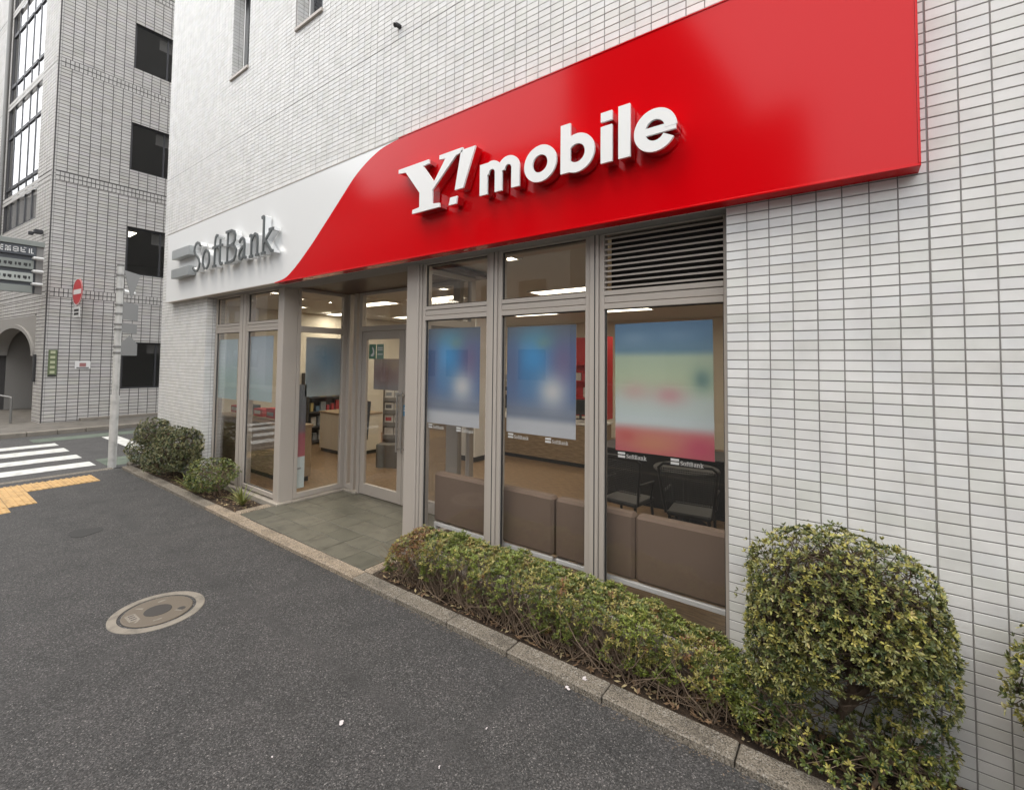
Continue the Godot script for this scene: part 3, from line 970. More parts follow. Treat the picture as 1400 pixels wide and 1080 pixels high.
	# x from, x to, then strokes in a box one wide and one high
	var glyphs := [
		[-8.445, -8.11, [[[0.92, 0.84], [0.80, 0.93], [0.58, 0.985], [0.36, 0.96], [0.2, 0.86], [0.17, 0.73], [0.28, 0.62], [0.52, 0.52], [0.76, 0.41], [0.88, 0.27], [0.82, 0.13], [0.64, 0.03], [0.4, 0.02], [0.2, 0.07], [0.06, 0.17]]]],
		[-8.04, -7.735, []],
		[-7.665, -7.44, [[[0.95, 0.98], [0.76, 1.0], [0.58, 0.93], [0.5, 0.78], [0.5, 0.02]], [[0.08, 0.63], [0.9, 0.63]], [[0.2, 0.02], [0.8, 0.02]]]],
		[-7.45, -7.235, [[[0.45, 0.83], [0.45, 0.18], [0.52, 0.06], [0.70, 0.02], [0.92, 0.06]], [[0.08, 0.63], [0.88, 0.63]]]],
		[-7.155, -6.775, [[[0.0, 0.98], [0.55, 0.98], [0.76, 0.93], [0.86, 0.82], [0.84, 0.68], [0.72, 0.57], [0.52, 0.53], [0.2, 0.53]], [[0.50, 0.53], [0.78, 0.49], [0.95, 0.37], [0.94, 0.19], [0.8, 0.06], [0.56, 0.02], [0.0, 0.02]], [[0.18, 0.98], [0.18, 0.02]]]],
		[-6.705, -6.44, [[[0.08, 0.54], [0.26, 0.62], [0.5, 0.64], [0.66, 0.59], [0.72, 0.48], [0.72, 0.12], [0.80, 0.03], [0.97, 0.04]], [[0.72, 0.40], [0.45, 0.36], [0.2, 0.28], [0.08, 0.17], [0.14, 0.05], [0.34, 0.01], [0.55, 0.06], [0.72, 0.17]]]],
		[-6.355, -6.055, [[[0.0, 0.62], [0.2, 0.64], [0.2, 0.02]], [[0.2, 0.46], [0.36, 0.59], [0.58, 0.645], [0.76, 0.60], [0.82, 0.48], [0.82, 0.02]], [[0.02, 0.02], [0.38, 0.02]], [[0.66, 0.02], [1.0, 0.02]]]],
		[-6.0, -5.65, [[[0.0, 1.03], [0.18, 1.06], [0.18, 0.02]], [[0.82, 0.62], [0.2, 0.30]], [[0.36, 0.37], [0.86, 0.02], [1.0, 0.02]], [[0.62, 0.63], [0.98, 0.63]], [[0.02, 0.02], [0.36, 0.02]]]]]
	for gl in glyphs:
		var polys := []
		var wide: float = gl[1] - gl[0]
		for st in gl[2]:
			var line := PackedVector2Array()
			for q in st:
				line.append(Vector2(gl[0] + q[0] * wide, 3.617 + q[1] * 0.505))
			polys.append_array(Geometry2D.offset_polyline(line, 0.019, Geometry2D.JOIN_ROUND, Geometry2D.END_BUTT))
		if polys.is_empty():
			var cc := Vector2((gl[0] + gl[1]) / 2, 3.617 + 0.163)
			polys = [arc_band(cc, Vector2(wide / 2, 0.17), Vector2(wide / 2 - 0.042, 0.136), -PI / 2, PI / 2), arc_band(cc, Vector2(wide / 2, 0.17), Vector2(wide / 2 - 0.042, 0.136), PI / 2, PI * 1.5)]
		letter(s, polys, M.letter_grey, M.letter_pale)

# ---------------------------------------------------------------- the building over the cross street
const NX := -19.35
const NZ := 0.45

func field(m: MB, o: Vector3, e1: Vector3, e2: Vector3, nn: Vector3, w: float, h: float, pw: float, ph: float, jt: float, depth: float, holes: Array, soldier: Array) -> void:
	var nu := int(ceil(w / pw))
	var nv := int(ceil(h / ph))
	for i in nu:
		for j in nv:
			var u0 := i * pw + jt / 2
			var u1 := minf((i + 1) * pw, w) - jt / 2
			var v0 := j * ph + jt / 2
			var v1 := (j + 1) * ph - jt / 2
			var skip := false
			for b in soldier:
				if v1 > b - 0.13 and v0 < b + 0.13:
					if v0 < b - 0.15: v1 = b - 0.13 - jt
					elif v1 > b + 0.15: v0 = b + 0.13 + jt
					else: skip = true
			for q in holes:
				if u1 > q[0] and u0 < q[1] and v1 > q[2] and v0 < q[3]:
					if u0 < q[0] - 0.02 and v1 - 0.02 > q[2]: u1 = minf(u1, q[0])
					elif u1 > q[1] + 0.02: u0 = maxf(u0, q[1])
					elif v0 < q[2] - 0.02: v1 = q[2]
					elif v1 > q[3] + 0.02: v0 = q[3]
					else: skip = true
			if skip or u1 - u0 < 0.02 or v1 - v0 < 0.015:
				continue
			var a := rng.randf_range(0.90, 1.06)
			m.col = Color(a, a * rng.randf_range(0.98, 1.01), a * rng.randf_range(0.96, 1.02))
			m.tile(o + e1 * u0 + e2 * v0, e1 * (u1 - u0), e2 * (v1 - v0), nn, depth, 0.003)
	# upright courses above and below each band
	for b in soldier:
		for i in int(w / 0.107):
			for s in [[b - 0.13, b - 0.014], [b + 0.014, b + 0.13]]:
				var a := rng.randf_range(0.90, 1.06)
				m.col = Color(a, a, a * 0.99)
				m.tile(o + e1 * (i * 0.107 + jt / 2) + e2 * s[0], e1 * (0.107 - jt), e2 * (s[1] - s[0]), nn, depth, 0.003)

func neighbour() -> void:
	var r := thing("neighbour_building", "grey tiled office building over the cross street with dark square windows", "building", Vector3(NX, 0, NZ))
	var fd := Vector3(-0.9966, 0, 0.082)      # along the street face, away from the corner
	var fn := Vector3(0.082, 0, 0.9966)
	var hi := 17.0
	var wins := [[1.93, 4.2, 1.06, 2.66], [1.93, 4.2, 5.02, 6.66], [1.93, 4.2, 8.66, 10.34], [1.93, 4.2, 12.28, 13.9], [5.6, 7.9, 1.06, 2.66], [5.6, 7.9, 5.02, 6.66]]
	# core behind the tiles: side wall with real window openings
	var core := MB.new()
	core.box(Vector3(-0.3, 0.0, -1.93), Vector3(-0.012, hi, -0.05))
	core.box(Vector3(-0.3, 0.0, -5.6), Vector3(-0.012, hi, -4.2))
	core.box(Vector3(-0.3, 0.0, -14), Vector3(-0.012, hi, -7.9))
	var levels := [0.0, 1.06, 2.66, 5.02, 6.66, 8.66, 10.34, 12.28, 13.9, hi]
	for k in range(0, 10, 2):
		core.box(Vector3(-0.3, levels[k], -4.2), Vector3(-0.012, levels[k + 1], -1.93))
	core.box(Vector3(-0.3, 0, -7.9), Vector3(-0.012, 1.06, -5.6))
	core.box(Vector3(-0.3, 2.66, -7.9), Vector3(-0.012, 5.02, -5.6))
	core.box(Vector3(-0.3, 6.66, -7.9), Vector3(-0.012, hi, -5.6))
	core.box(Vector3(-12, 0, -14), Vector3(-4.0, hi, -13.7))
	core.box(Vector3(-12, 0, -13.7), Vector3(-11.7, hi, 0.6))
	core.box(Vector3(-12, hi, -14), Vector3(0.0, hi + 0.3, 0.0))
	for y in [3.55, 7.2, 10.85, 14.5]:
		core.box(Vector3(-11.7, y, -13.7), Vector3(-0.3, y + 0.3, -0.4))
	put("wall", core.mesh(), M.far_joint, r)
	# street face: piers and spandrels round the tall window band and the arched porch
	var sf := MB.new()
	var tf := Transform3D(Basis(fd, Vector3.UP, -fn), Vector3.ZERO)   # local x along the face, z inwards
	sf.box(Vector3(0.0, 0.0, 0.012), Vector3(0.85, hi, 0.35), 0.0, tf)
	sf.box(Vector3(0.85, 3.45, 0.012), Vector3(6.0, 6.7, 0.35), 0.0, tf)
	sf.box(Vector3(0.85, 6.7, 0.012), Vector3(1.5, hi, 0.35), 0.0, tf)
	sf.box(Vector3(5.6, 6.7, 0.012), Vector3(6.0, hi, 0.35), 0.0, tf)
	sf.box(Vector3(6.0, 0.0, 0.012), Vector3(12.0, hi, 0.35), 0.0, tf)
	put("wall", sf.mesh(), M.far_joint, r)
	var tl := MB.new()
	field(tl, Vector3(-0.012, 0.0, -0.075), Vector3(0, 0, -1), Vector3.UP, Vector3.RIGHT, 13.0, hi, 0.262, 0.113, 0.016, 0.012, wins.map(func(w): return [w[0] - 0.075, w[1] - 0.075, w[2], w[3]]), [4.16, 7.86, 11.53, 15.2])
	var ts := put("side_tiles", tl.mesh(), M.far_tile, r)
	ts.set_meta("kind", "stuff")
	tl = MB.new()
	field(tl, fd * 12.0 - fn * 0.012, -fd, Vector3.UP, fn, 11.93, hi, 0.262, 0.113, 0.016, 0.012, [[6.0, 11.15, 0.0, 3.45], [6.4, 10.5, 6.7, 18.0]], [4.16, 7.86, 11.53, 15.2])
	ts = put("front_tiles", tl.mesh(), M.far_tile, r)
	ts.set_meta("kind", "stuff")
	# rounded corner tiles
	var cn := MB.new()
	for j in 150:
		var a := rng.randf_range(0.98, 1.1)
		cn.col = Color(a, a, a * 0.99)
		for k in 5:
			var a0 := lerpf(0.0, PI / 2, k / 5.0)
			var a1 := lerpf(0.0, PI / 2, (k + 1) / 5.0)
			var p := Vector3(-0.07, 0, -0.065)
			var A := p + Vector3(cos(a0), 0, sin(a0)) * 0.07 + Vector3(0, j * 0.113 + 0.008, 0)
			var B := p + Vector3(cos(a1), 0, sin(a1)) * 0.07 + Vector3(0, j * 0.113 + 0.008, 0)
			cn.quad(B, A, A + Vector3(0, 0.097, 0), B + Vector3(0, 0.097, 0))
			if k == 0:
				cn.quad(A, A - Vector3(0, 0, 0.013), A + Vector3(0, 0.097, -0.013), A + Vector3(0, 0.097, 0))
	ts = put("corner_tiles", cn.mesh(), M.far_tile, r)
	ts.set_meta("kind", "stuff")
	# side windows
	for w in wins:
		var n := node("window", r)
		var f := MB.new()
		var x := -0.09
		f.box(Vector3(x - 0.05, w[2], -w[0] - 0.05), Vector3(x, w[3], -w[0]), 0.004)
		f.box(Vector3(x - 0.05, w[2], -w[1]), Vector3(x, w[3], -w[1] + 0.05), 0.004)
		f.box(Vector3(x - 0.05, w[2], -w[1] + 0.05), Vector3(x, w[2] + 0.05, -w[0] - 0.05), 0.004)
		f.box(Vector3(x - 0.05, w[3] - 0.05, -w[1] + 0.05), Vector3(x, w[3], -w[0] - 0.05), 0.004)
		f.box(Vector3(x - 0.05, w[2] + 0.05, -w[0] - 1.0), Vector3(x, w[3] - 0.05, -w[0] - 0.95), 0.004)
		put("frame", f.mesh(), M.dark_metal, n)
		bx("pane", Vector3(x - 0.03, w[2] + 0.05, -w[1] + 0.05), Vector3(x - 0.022, w[3] - 0.05, -w[0] - 0.05), M.glass, n)
		# dim room behind, with its blind let down a little
		bx("blind", Vector3(x - 0.16, w[3] - 0.34 - 0.2 * fmod(w[2], 0.9), -w[1] + 0.06), Vector3(x - 0.15, w[3] - 0.06, -w[0] - 0.75), M.far_wall_dark, n)
	var rl := node("room_light", r, Vector3(-1.6, 6.72, -2.35))
	bx("diffuser", Vector3(-0.4, 0, -0.13), Vector3(0.4, 0.03, 0.13), M.lamp, rl)
	var al := AreaLight3D.new()
	al.name = "glow"
	al.area_size = Vector2(0.8, 0.26)
	al.light_energy = 0.12
	al.light_color = Color(1.0, 0.9, 0.7)
	al.shadow_enabled = true
	al.transform = Transform3D(Basis.looking_at(Vector3.DOWN, Vector3.FORWARD), Vector3(0, -0.02, 0))
	rl.add_child(al)
	# tall window band on the street face, five storeys of panes
	var ys := [6.72, 8.33, 10.33, 12.33, 14.33, 16.4]
	var us := [1.5, 2.3, 3.1, 4.03, 4.92, 5.6]
	for j in ys.size() - 1:
		for i in us.size() - 1:
			var n := node("street_window", r)
			var f := MB.new()
			f.box(Vector3(us[i] + 0.002, ys[j] + 0.002, 0.05), Vector3(us[i] + 0.05, ys[j + 1] - 0.002, 0.11), 0.005, tf)
			f.box(Vector3(us[i + 1] - 0.05, ys[j] + 0.002, 0.05), Vector3(us[i + 1] - 0.002, ys[j + 1] - 0.002, 0.11), 0.005, tf)
			f.box(Vector3(us[i] + 0.05, ys[j] + 0.002, 0.03), Vector3(us[i + 1] - 0.05, ys[j] + 0.06, 0.14), 0.005, tf)
			f.box(Vector3(us[i] + 0.05, ys[j + 1] - 0.06, 0.03), Vector3(us[i + 1] - 0.05, ys[j + 1] - 0.002, 0.14), 0.005, tf)
			put("frame", f.mesh(), M.dark_metal, n)
			var p := MB.new()
			p.box(Vector3(us[i] + 0.05, ys[j] + 0.06, 0.062), Vector3(us[i + 1] - 0.05, ys[j + 1] - 0.06, 0.070), 0.0, tf)
			put("pane", p.mesh(), M.glass, n)
			p = MB.new()
			p.box(Vector3(us[i] + 0.03, ys[j] + 0.05, 0.2), Vector3(us[i + 1] - 0.03, ys[j + 1] - 0.05, 0.21), 0.0, tf)
			put("blind", p.mesh(), M.far_wall, n)
	var dp := MB.new()
	dp.tube([tf * Vector3(5.8, 0.2, -0.06), tf * Vector3(5.8, hi, -0.06)], [0.06, 0.06], 10)
	put("downpipe", dp.mesh(), M.plate_back, r)
	# arched porch
	var porch := node("porch", r)
	var ar := MB.new()
	var n := 24
	for k in n:
		var a0 := PI * k / n
		var a1 := PI * (k + 1) / n
		var f0 := Vector2(3.42 - cos(a0) * 2.57, 2.15 + sin(a0) * 1.08)
		var f1 := Vector2(3.42 - cos(a1) * 2.57, 2.15 + sin(a1) * 1.08)
		var g0 := Vector2(3.42 - cos(a0) * 2.4, 2.15 + sin(a0) * 0.95)
		var g1 := Vector2(3.42 - cos(a1) * 2.4, 2.15 + sin(a1) * 0.95)
		# moulding round the arch, and the wall above it
		ar.quad(tf * Vector3(g0.x, g0.y, -0.05), tf * Vector3(f0.x, f0.y, -0.05), tf * Vector3(f1.x, f1.y, -0.05), tf * Vector3(g1.x, g1.y, -0.05))
		ar.quad(tf * Vector3(g1.x, g1.y, -0.05), tf * Vector3(g1.x, g1.y, 0.35), tf * Vector3(g0.x, g0.y, 0.35), tf * Vector3(g0.x, g0.y, -0.05))
		ar.quad(tf * Vector3(f0.x, f0.y, -0.05), tf * Vector3(f0.x, f0.y, 0.0), tf * Vector3(f1.x, f1.y, 0.0), tf * Vector3(f1.x, f1.y, -0.05))
		ar.quad(tf * Vector3(f0.x, f0.y, 0.0), tf * Vector3(f0.x, 3.45, 0.0), tf * Vector3(f1.x, 3.45, 0.0), tf * Vector3(f1.x, f1.y, 0.0))
	put("arch", ar.mesh(), M.far_wall, porch)
	var ins := MB.new()
	ins.box(Vector3(0.85, 0.09, 1.6), Vector3(6.0, 3.4, 1.7), 0.0, tf)
	ins.box(Vector3(0.6, 0.09, 0.36), Vector3(0.84, 3.4, 1.6), 0.0, tf)
	ins.box(Vector3(5.99, 0.09, 0.36), Vector3(6.2, 3.4, 1.6), 0.0, tf)
	ins.box(Vector3(0.85, 3.41, 0.36), Vector3(6.0, 3.5, 1.6), 0.0, tf)
	put("inner_wall", ins.mesh(), M.far_wall, porch)
	var dr := MB.new()
	dr.box(Vector3(1.0, 0.1, 1.52), Vector3(3.4, 2.7, 1.59), 0.01, tf)
	put("door", dr.mesh(), M.dark_glass, porch)
	dr = MB.new()
	for x in [1.0, 1.8, 2.6, 3.36]:
		dr.box(Vector3(x, 0.1, 1.47), Vector3(x + 0.06, 2.7, 1.518), 0.004, tf)
	put("door_frame", dr.mesh(), M.dark_metal, porch)
	# plinth at the foot of the walls
	var pl := MB.new()
	pl.box(Vector3(0.002, 0.0, -13), Vector3(0.22, 0.17, -0.9), 0.01)
	put("plinth", pl.mesh(), M.concrete, r)
	# hanging board of tenants' names on the street face
	var b := thing("tenant_board", "stacked board of tenants' name panels jutting from the grey corner above the arch", "sign", Vector3(-18.9, 0, 0.6))
	bx("post", Vector3(-0.14, 4.0, 0.0), Vector3(-0.02, 5.42, 0.16), M.board_post, b, 0.008)
	bx("bracket", Vector3(-0.5, 5.2, 0.04), Vector3(-0.141, 5.3, 0.12), M.board_post, b)
	bx("bracket", Vector3(-0.5, 4.1, 0.04), Vector3(-0.141, 4.2, 0.12), M.board_post, b)
	bx("back_plate", Vector3(-0.10, 4.02, 0.162), Vector3(-0.06, 5.5, 2.6), M.board_dark, b)
	bx("cap", Vector3(-0.14, 5.42, -0.01), Vector3(0.04, 5.58, 2.6), M.board_grey, b, 0.01)
	var panels := [[5.12, 5.40, M.board_dark], [4.72, 4.98, M.board_grey], [4.34, 4.60, M.board_pale], [4.02, 4.23, M.board_grey]]
	for i in 4:
		var e: Array = panels[i]
		var po := bx("name_panel", Vector3(-0.058, e[0], 0.165 if i == 0 else 0.21), Vector3(0.02, e[1], 2.6), e[2], b, 0.006)
		var ink := MB.new()
		var h: float = e[1] - e[0]
		if i == 0:
			# characters read from the far end towards the corner, each 0.14 wide
			var chars := [[[0, 0.05, 0.12, 0.08], [0.01, 0.09, 0.11, 0.12], [0, 0.14, 0.12, 0.17]], [[0, 0.03, 0.12, 0.06], [0, 0.10, 0.12, 0.13], [0, 0.16, 0.12, 0.19], [0.05, 0.03, 0.075, 0.19]], [[0, 0.15, 0.12, 0.18], [0.045, 0.03, 0.075, 0.18], [0.0, 0.08, 0.12, 0.11], [0.0, 0.03, 0.03, 0.12], [0.09, 0.03, 0.12, 0.12]], [[0, 0.03, 0.12, 0.055], [0.0, 0.03, 0.025, 0.18], [0.095, 0.03, 0.12, 0.18], [0, 0.155, 0.12, 0.18], [0.0, 0.09, 0.12, 0.115]], [[0.0, 0.04, 0.025, 0.18], [0.0, 0.04, 0.11, 0.065], [0.0, 0.10, 0.09, 0.125], [0.07, 0.16, 0.085, 0.19], [0.10, 0.16, 0.115, 0.19]], [[0.02, 0.03, 0.04, 0.17], [0.065, 0.03, 0.085, 0.18], [0.085, 0.03, 0.12, 0.055]]]
			for k in 6:
				var z1: float = 1.12 - k * 0.155
				for q in chars[k]:
					ink.box(Vector3(0.021, e[0] + 0.04 + q[1], z1 - q[2]), Vector3(0.024, e[0] + 0.04 + q[3], z1 - q[0]))
			put("lettering", ink.mesh(), M.sign_face, po)
		elif i < 3:
			var z := 0.27
			for k in 9:
				var w := 0.04 + 0.02 * ((k * 5) % 3)
				ink.box(Vector3(0.021, e[0] + h * 0.36, z), Vector3(0.024, e[0] + h * 0.66, z + w))
				ink.box(Vector3(0.021, e[0] + h * 0.28, z + 0.01), Vector3(0.0235, e[0] + h * 0.36, z + w * 0.6))
				z += w + 0.03 + 0.02 * (k % 2)
			put("lettering", ink.mesh(), M.ink, po)
	for y in [5.05, 4.66, 4.28]:
		bx("lamp_hood", Vector3(0.03, y - 0.04, 0.02), Vector3(0.26, y + 0.03, 0.26), M.sign_face, b, 0.02)
	# small fittings on its walls
	var cb := thing("wall_lamp", "small dark lamp fixed beside the tenants' board of the grey building", "lamp", Vector3(NX, 0, NZ))
	var cm := MB.new()
	cm.box(Vector3(0.50, 6.0, -0.22), Vector3(0.66, 6.14, -0.02), 0.02, tf)
	cm.box(Vector3(0.54, 5.93, -0.34), Vector3(0.62, 6.05, -0.22), 0.02, tf)
	put("housing", cm.mesh(), M.dark_metal, cb)
	var pl2 := thing("name_plate", "narrow black plate beside the arched porch", "plate", Vector3(NX, 0, NZ))
	cm = MB.new()
	cm.box(Vector3(0.62, 1.33, -0.05), Vector3(0.78, 2.2, -0.002), 0.006, tf)
	put("plate", cm.mesh(), M.ink, pl2)
	var gs := thing("street_plate", "narrow green and yellow street plate on the grey tiled corner", "sign", Vector3(NX + 0.03, 1.93, NZ - 0.22))
	bx("plate", Vector3(-0.02, -0.42, -0.10), Vector3(0, 0.42, 0.10), M.board_green, gs, 0.004)
	for k in 5:
		bx("character", Vector3(0.001, 0.30 - k * 0.155, -0.055), Vector3(0.004, 0.38 - k * 0.155, 0.055), mat(0.45, 0.46, 0.30, 0.5), gs)
	bx("band", Vector3(0.001, -0.41, -0.09), Vector3(0.004, -0.36, 0.09), M.ink, gs)
	var wp := thing("wall_plaque", "small pale plaque with a red mark on grey tiles", "plaque", Vector3(NX + 0.02, 1.87, NZ - 0.93))
	bx("plate", Vector3(-0.01, -0.125, -0.19), Vector3(0.008, 0.125, 0.19), M.sign_face, wp, 0.003)
	bx("mark", Vector3(0.0082, -0.05, -0.08), Vector3(0.011, 0.07, 0.08), mat(0.35, 0.16, 0.15, 0.5), wp)
	bx("mark", Vector3(0.0082, -0.10, -0.15), Vector3(0.011, -0.07, 0.15), M.ink, wp)
	# hand rail in front of the arch
	var hr := thing("hand_rail", "grey tubular hand rail in front of the arched porch", "rail", Vector3(NX, 0.09, NZ))
	var hm := MB.new()
	hm.tube([tf * Vector3(0.62, 0.0, -0.5), tf * Vector3(0.62, 0.74, -0.5), tf * Vector3(0.66, 0.78, -0.5), tf * Vector3(5.0, 0.78, -0.5)], [0.03, 0.03, 0.03, 0.03], 10)
	hm.tube([tf * Vector3(4.2, 0.0, -0.5), tf * Vector3(4.2, 0.76, -0.5)], [0.028, 0.028], 10)
	put("rail", hm.mesh(), M.plate_back, hr)

# ---------------------------------------------------------------- what the sign and the windows mirror
func block(label: String, x0: float, x1: float, z0: float, depth: float, h: float, m: Material, storey: float, ww: float) -> Node3D:
	var r := thing("street_building", label, "building", Vector3((x0 + x1) / 2, 0, z0), "buildings along the other side of the street")
	var hw := (x1 - x0) / 2
	bx("wall", Vector3(-hw, -0.08, 0), Vector3(hw, h, depth), m, r)
	bx("parapet", Vector3(-hw - 0.05, h + 0.002, -0.05), Vector3(hw + 0.05, h + 0.35, depth + 0.05), M.far_wall, r)
	var n := int((2 * hw - 0.8) / (ww * 1.6))
	for j in range(1, int((h - 1.0) / storey) + 1):
		for i in n:
			var cx := -hw + 0.8 + (i + 0.5) * (2 * hw - 1.6) / n
			var y := j * storey - 1.9
			if y + 1.4 > h:
				continue
			var w := node("window", r)
			bx("pane", Vector3(cx - ww / 2, y, -0.02), Vector3(cx + ww / 2, y + 1.4, -0.002), M.dark_glass, w)
			bx("sill", Vector3(cx - ww / 2 - 0.05, y - 0.08, -0.10), Vector3(cx + ww / 2 + 0.05, y - 0.002, -0.002), M.far_wall, w)
	return r

func across_the_street() -> void:
	block("long grey four storey block across the street", -34, -9.12, 14.0, 9.0, 11.6, M.far_wall, 3.2, 1.5)
	var t := block("tall dark block with a sloping set back top across the street", -9.08, -2.2, 14.0, 9.0, 10.9, M.far_wall_dark, 3.2, 1.3)
	var up := MB.new()
	up.slab(PackedVector2Array([Vector2(-3.44, 11.26), Vector2(3.42, 11.26), Vector2(-0.6, 19.5), Vector2(-3.44, 19.5)]), 0.0, 8.0)
	put("upper_storeys", up.mesh(), M.far_wall_dark, t)
	block("narrow grey house beside the tall dark block", -2.14, -0.5, 14.0, 8.0, 10.2, M.far_wall_dark, 3.0, 0.6)
	block("low two storey house at the right across the street", -0.2, 9.5, 14.0, 8.0, 6.3, M.far_wall, 3.0, 1.4)
	block("grey block farther right across the street", 10.2, 26.0, 14.0, 9.0, 9.2, M.far_wall_dark, 3.1, 1.5)
	block("tall dark block at the far left across the street", -80, -36, 14.0, 9.0, 19.0, M.far_wall_dark, 3.3, 1.6)
	var m := MB.new()
	m.box(Vector3(-60, -0.15, 11.65), Vector3(60, 0.06, 13.98))
	structure("pavement", m.mesh(), M.concrete_dark)

# ---------------------------------------------------------------- inside the shop
func lamp_panel(x: float, z: float, w: float, d: float, label: String, e: float) -> void:
	var l := thing("ceiling_light", label, "light", Vector3(x, 3.30, z), "lights in the shop ceiling")
	var f := MB.new()
	f.box(Vector3(-w / 2 - 0.03, -0.02, -d / 2 - 0.03), Vector3(-w / 2, 0.0, d / 2 + 0.03))
	f.box(Vector3(w / 2, -0.02, -d / 2 - 0.03), Vector3(w / 2 + 0.03, 0.0, d / 2 + 0.03))
	f.box(Vector3(-w / 2, -0.02, -d / 2 - 0.03), Vector3(w / 2, 0.0, -d / 2))
	f.box(Vector3(-w / 2, -0.02, d / 2), Vector3(w / 2, 0.0, d / 2 + 0.03))
	put("rim", f.mesh(), M.white, l)
	bx("diffuser", Vector3(-w / 2, -0.012, -d / 2), Vector3(w / 2, -0.002, d / 2), M.lamp, l)
	var a := AreaLight3D.new()
	a.name = "glow"
	a.area_size = Vector2(w, d)
	a.light_energy = e
	a.light_color = Color(1.0, 0.95, 0.86)
	a.shadow_enabled = true
	a.transform = Transform3D(Basis.looking_at(Vector3.DOWN, Vector3.FORWARD), Vector3(0, -0.03, 0))
	l.add_child(a)

func counter(called: String, label: String, lo: Vector3, hi: Vector3, front: Material, top: Material) -> Node3D:
	var c := thing(called, label, "counter", Vector3((lo.x + hi.x) / 2, lo.y, (lo.z + hi.z) / 2))
	var s := (hi - lo) / 2
	var h := hi.y - lo.y
	bx("body", Vector3(-s.x, 0.08, -s.z), Vector3(s.x, h - 0.04, s.z), front, c, 0.006)
	bx("kick_board", Vector3(-s.x + 0.03, 0, -s.z + 0.03), Vector3(s.x - 0.03, 0.079, s.z - 0.03), M.black, c)
	bx("top", Vector3(-s.x - 0.02, h - 0.039, -s.z - 0.02), Vector3(s.x + 0.02, h, s.z + 0.02), top, c, 0.006)
	return c

func chair(label: String, at: Vector3, turn: float) -> void:
	var c := thing("mesh_chair", label, "chair", at, "dark chairs round the shop table")
	c.rotation.y = turn
	for sx in [-1, 1]:
		for sz in [-1, 1]:
			var l := MB.new()
			l.tube([Vector3(sx * 0.23, 0, sz * 0.23), Vector3(sx * 0.20, 0.44, sz * 0.20)], [0.014, 0.018], 8)
			put("leg", l.mesh(), M.black, c)
	bx("seat", Vector3(-0.23, 0.42, -0.23), Vector3(0.23, 0.47, 0.23), M.black, c, 0.015)
	var fr := MB.new()
	fr.tube([Vector3(-0.24, 0.45, 0.21), Vector3(-0.27, 0.68, 0.25), Vector3(-0.305, 0.95, 0.28), Vector3(-0.25, 1.0, 0.285), Vector3(0.25, 1.0, 0.285), Vector3(0.305, 0.95, 0.28), Vector3(0.27, 0.68, 0.25), Vector3(0.24, 0.45, 0.21)], [0.016, 0.016, 0.017, 0.018, 0.018, 0.017, 0.016, 0.016], 8)
	put("back_frame", fr.mesh(), M.black, c)
	var bk := MB.new()
	for k in 24:
		var x := -0.27 + k * 0.0235
		bk.tube([Vector3(x, 0.58, 0.235), Vector3(x, 0.96, 0.283)], [0.0045, 0.0045], 4)
	for k in 18:
		var y := 0.58 + k * 0.0215
		bk.tube([Vector3(-0.29, y, 0.236 + k * 0.0027), Vector3(0.29, y, 0.236 + k * 0.0027)], [0.0045, 0.0045], 4)
	put("back_mesh", bk.mesh(), M.black, c)
	for s in [-1, 1]:
		var a := MB.new()
		a.tube([Vector3(s * 0.235, 0.46, -0.12), Vector3(s * 0.26, 0.67, -0.14), Vector3(s * 0.255, 0.68, 0.23)], [0.014, 0.016, 0.016], 8)
		put("arm_rest", a.mesh(), M.black, c)

func bench(label: String, x0: float, x1: float, seams: Array) -> void:
	var b := thing("bench_sofa", label, "sofa", Vector3((x0 + x1) / 2, 0.05, -0.42), "sofas with their backs to the windows")
	var hw := (x1 - x0) / 2
	var edges := [x0]
	edges.append_array(seams)
	edges.append(x1)
	for i in edges.size() - 1:
		var a: float = edges[i] - (x0 + x1) / 2
		var c: float = edges[i + 1] - (x0 + x1) / 2
		bx("back_cushion", Vector3(a + 0.003, 0.375, 0.03), Vector3(c - 0.003, 0.895, 0.15), M.sofa, b, 0.025)
		bx("seat_cushion", Vector3(a + 0.003, 0.33, -0.45), Vector3(c - 0.003, 0.45, 0.028), M.sofa, b, 0.025)
	var f := MB.new()
	f.box(Vector3(-hw + 0.01, 0.325, 0.115), Vector3(hw - 0.01, 0.365, 0.145), 0.004)
	f.box(Vector3(-hw + 0.01, 0.285, -0.44), Vector3(hw - 0.01, 0.325, -0.41), 0.004)
	for s in [-hw + 0.01, hw - 0.04]:
		f.box(Vector3(s, 0.285, -0.409), Vector3(s + 0.03, 0.324, 0.114), 0.003)
	put("base_frame", f.mesh(), M.white, b)
	for s in [-hw + 0.01, hw - 0.045]:
		for z in [-0.44, 0.112]:
			bx("leg", Vector3(s, 0.0, z), Vector3(s + 0.035, 0.284 if z < 0 else 0.324, z + 0.03), M.white, b, 0.003)

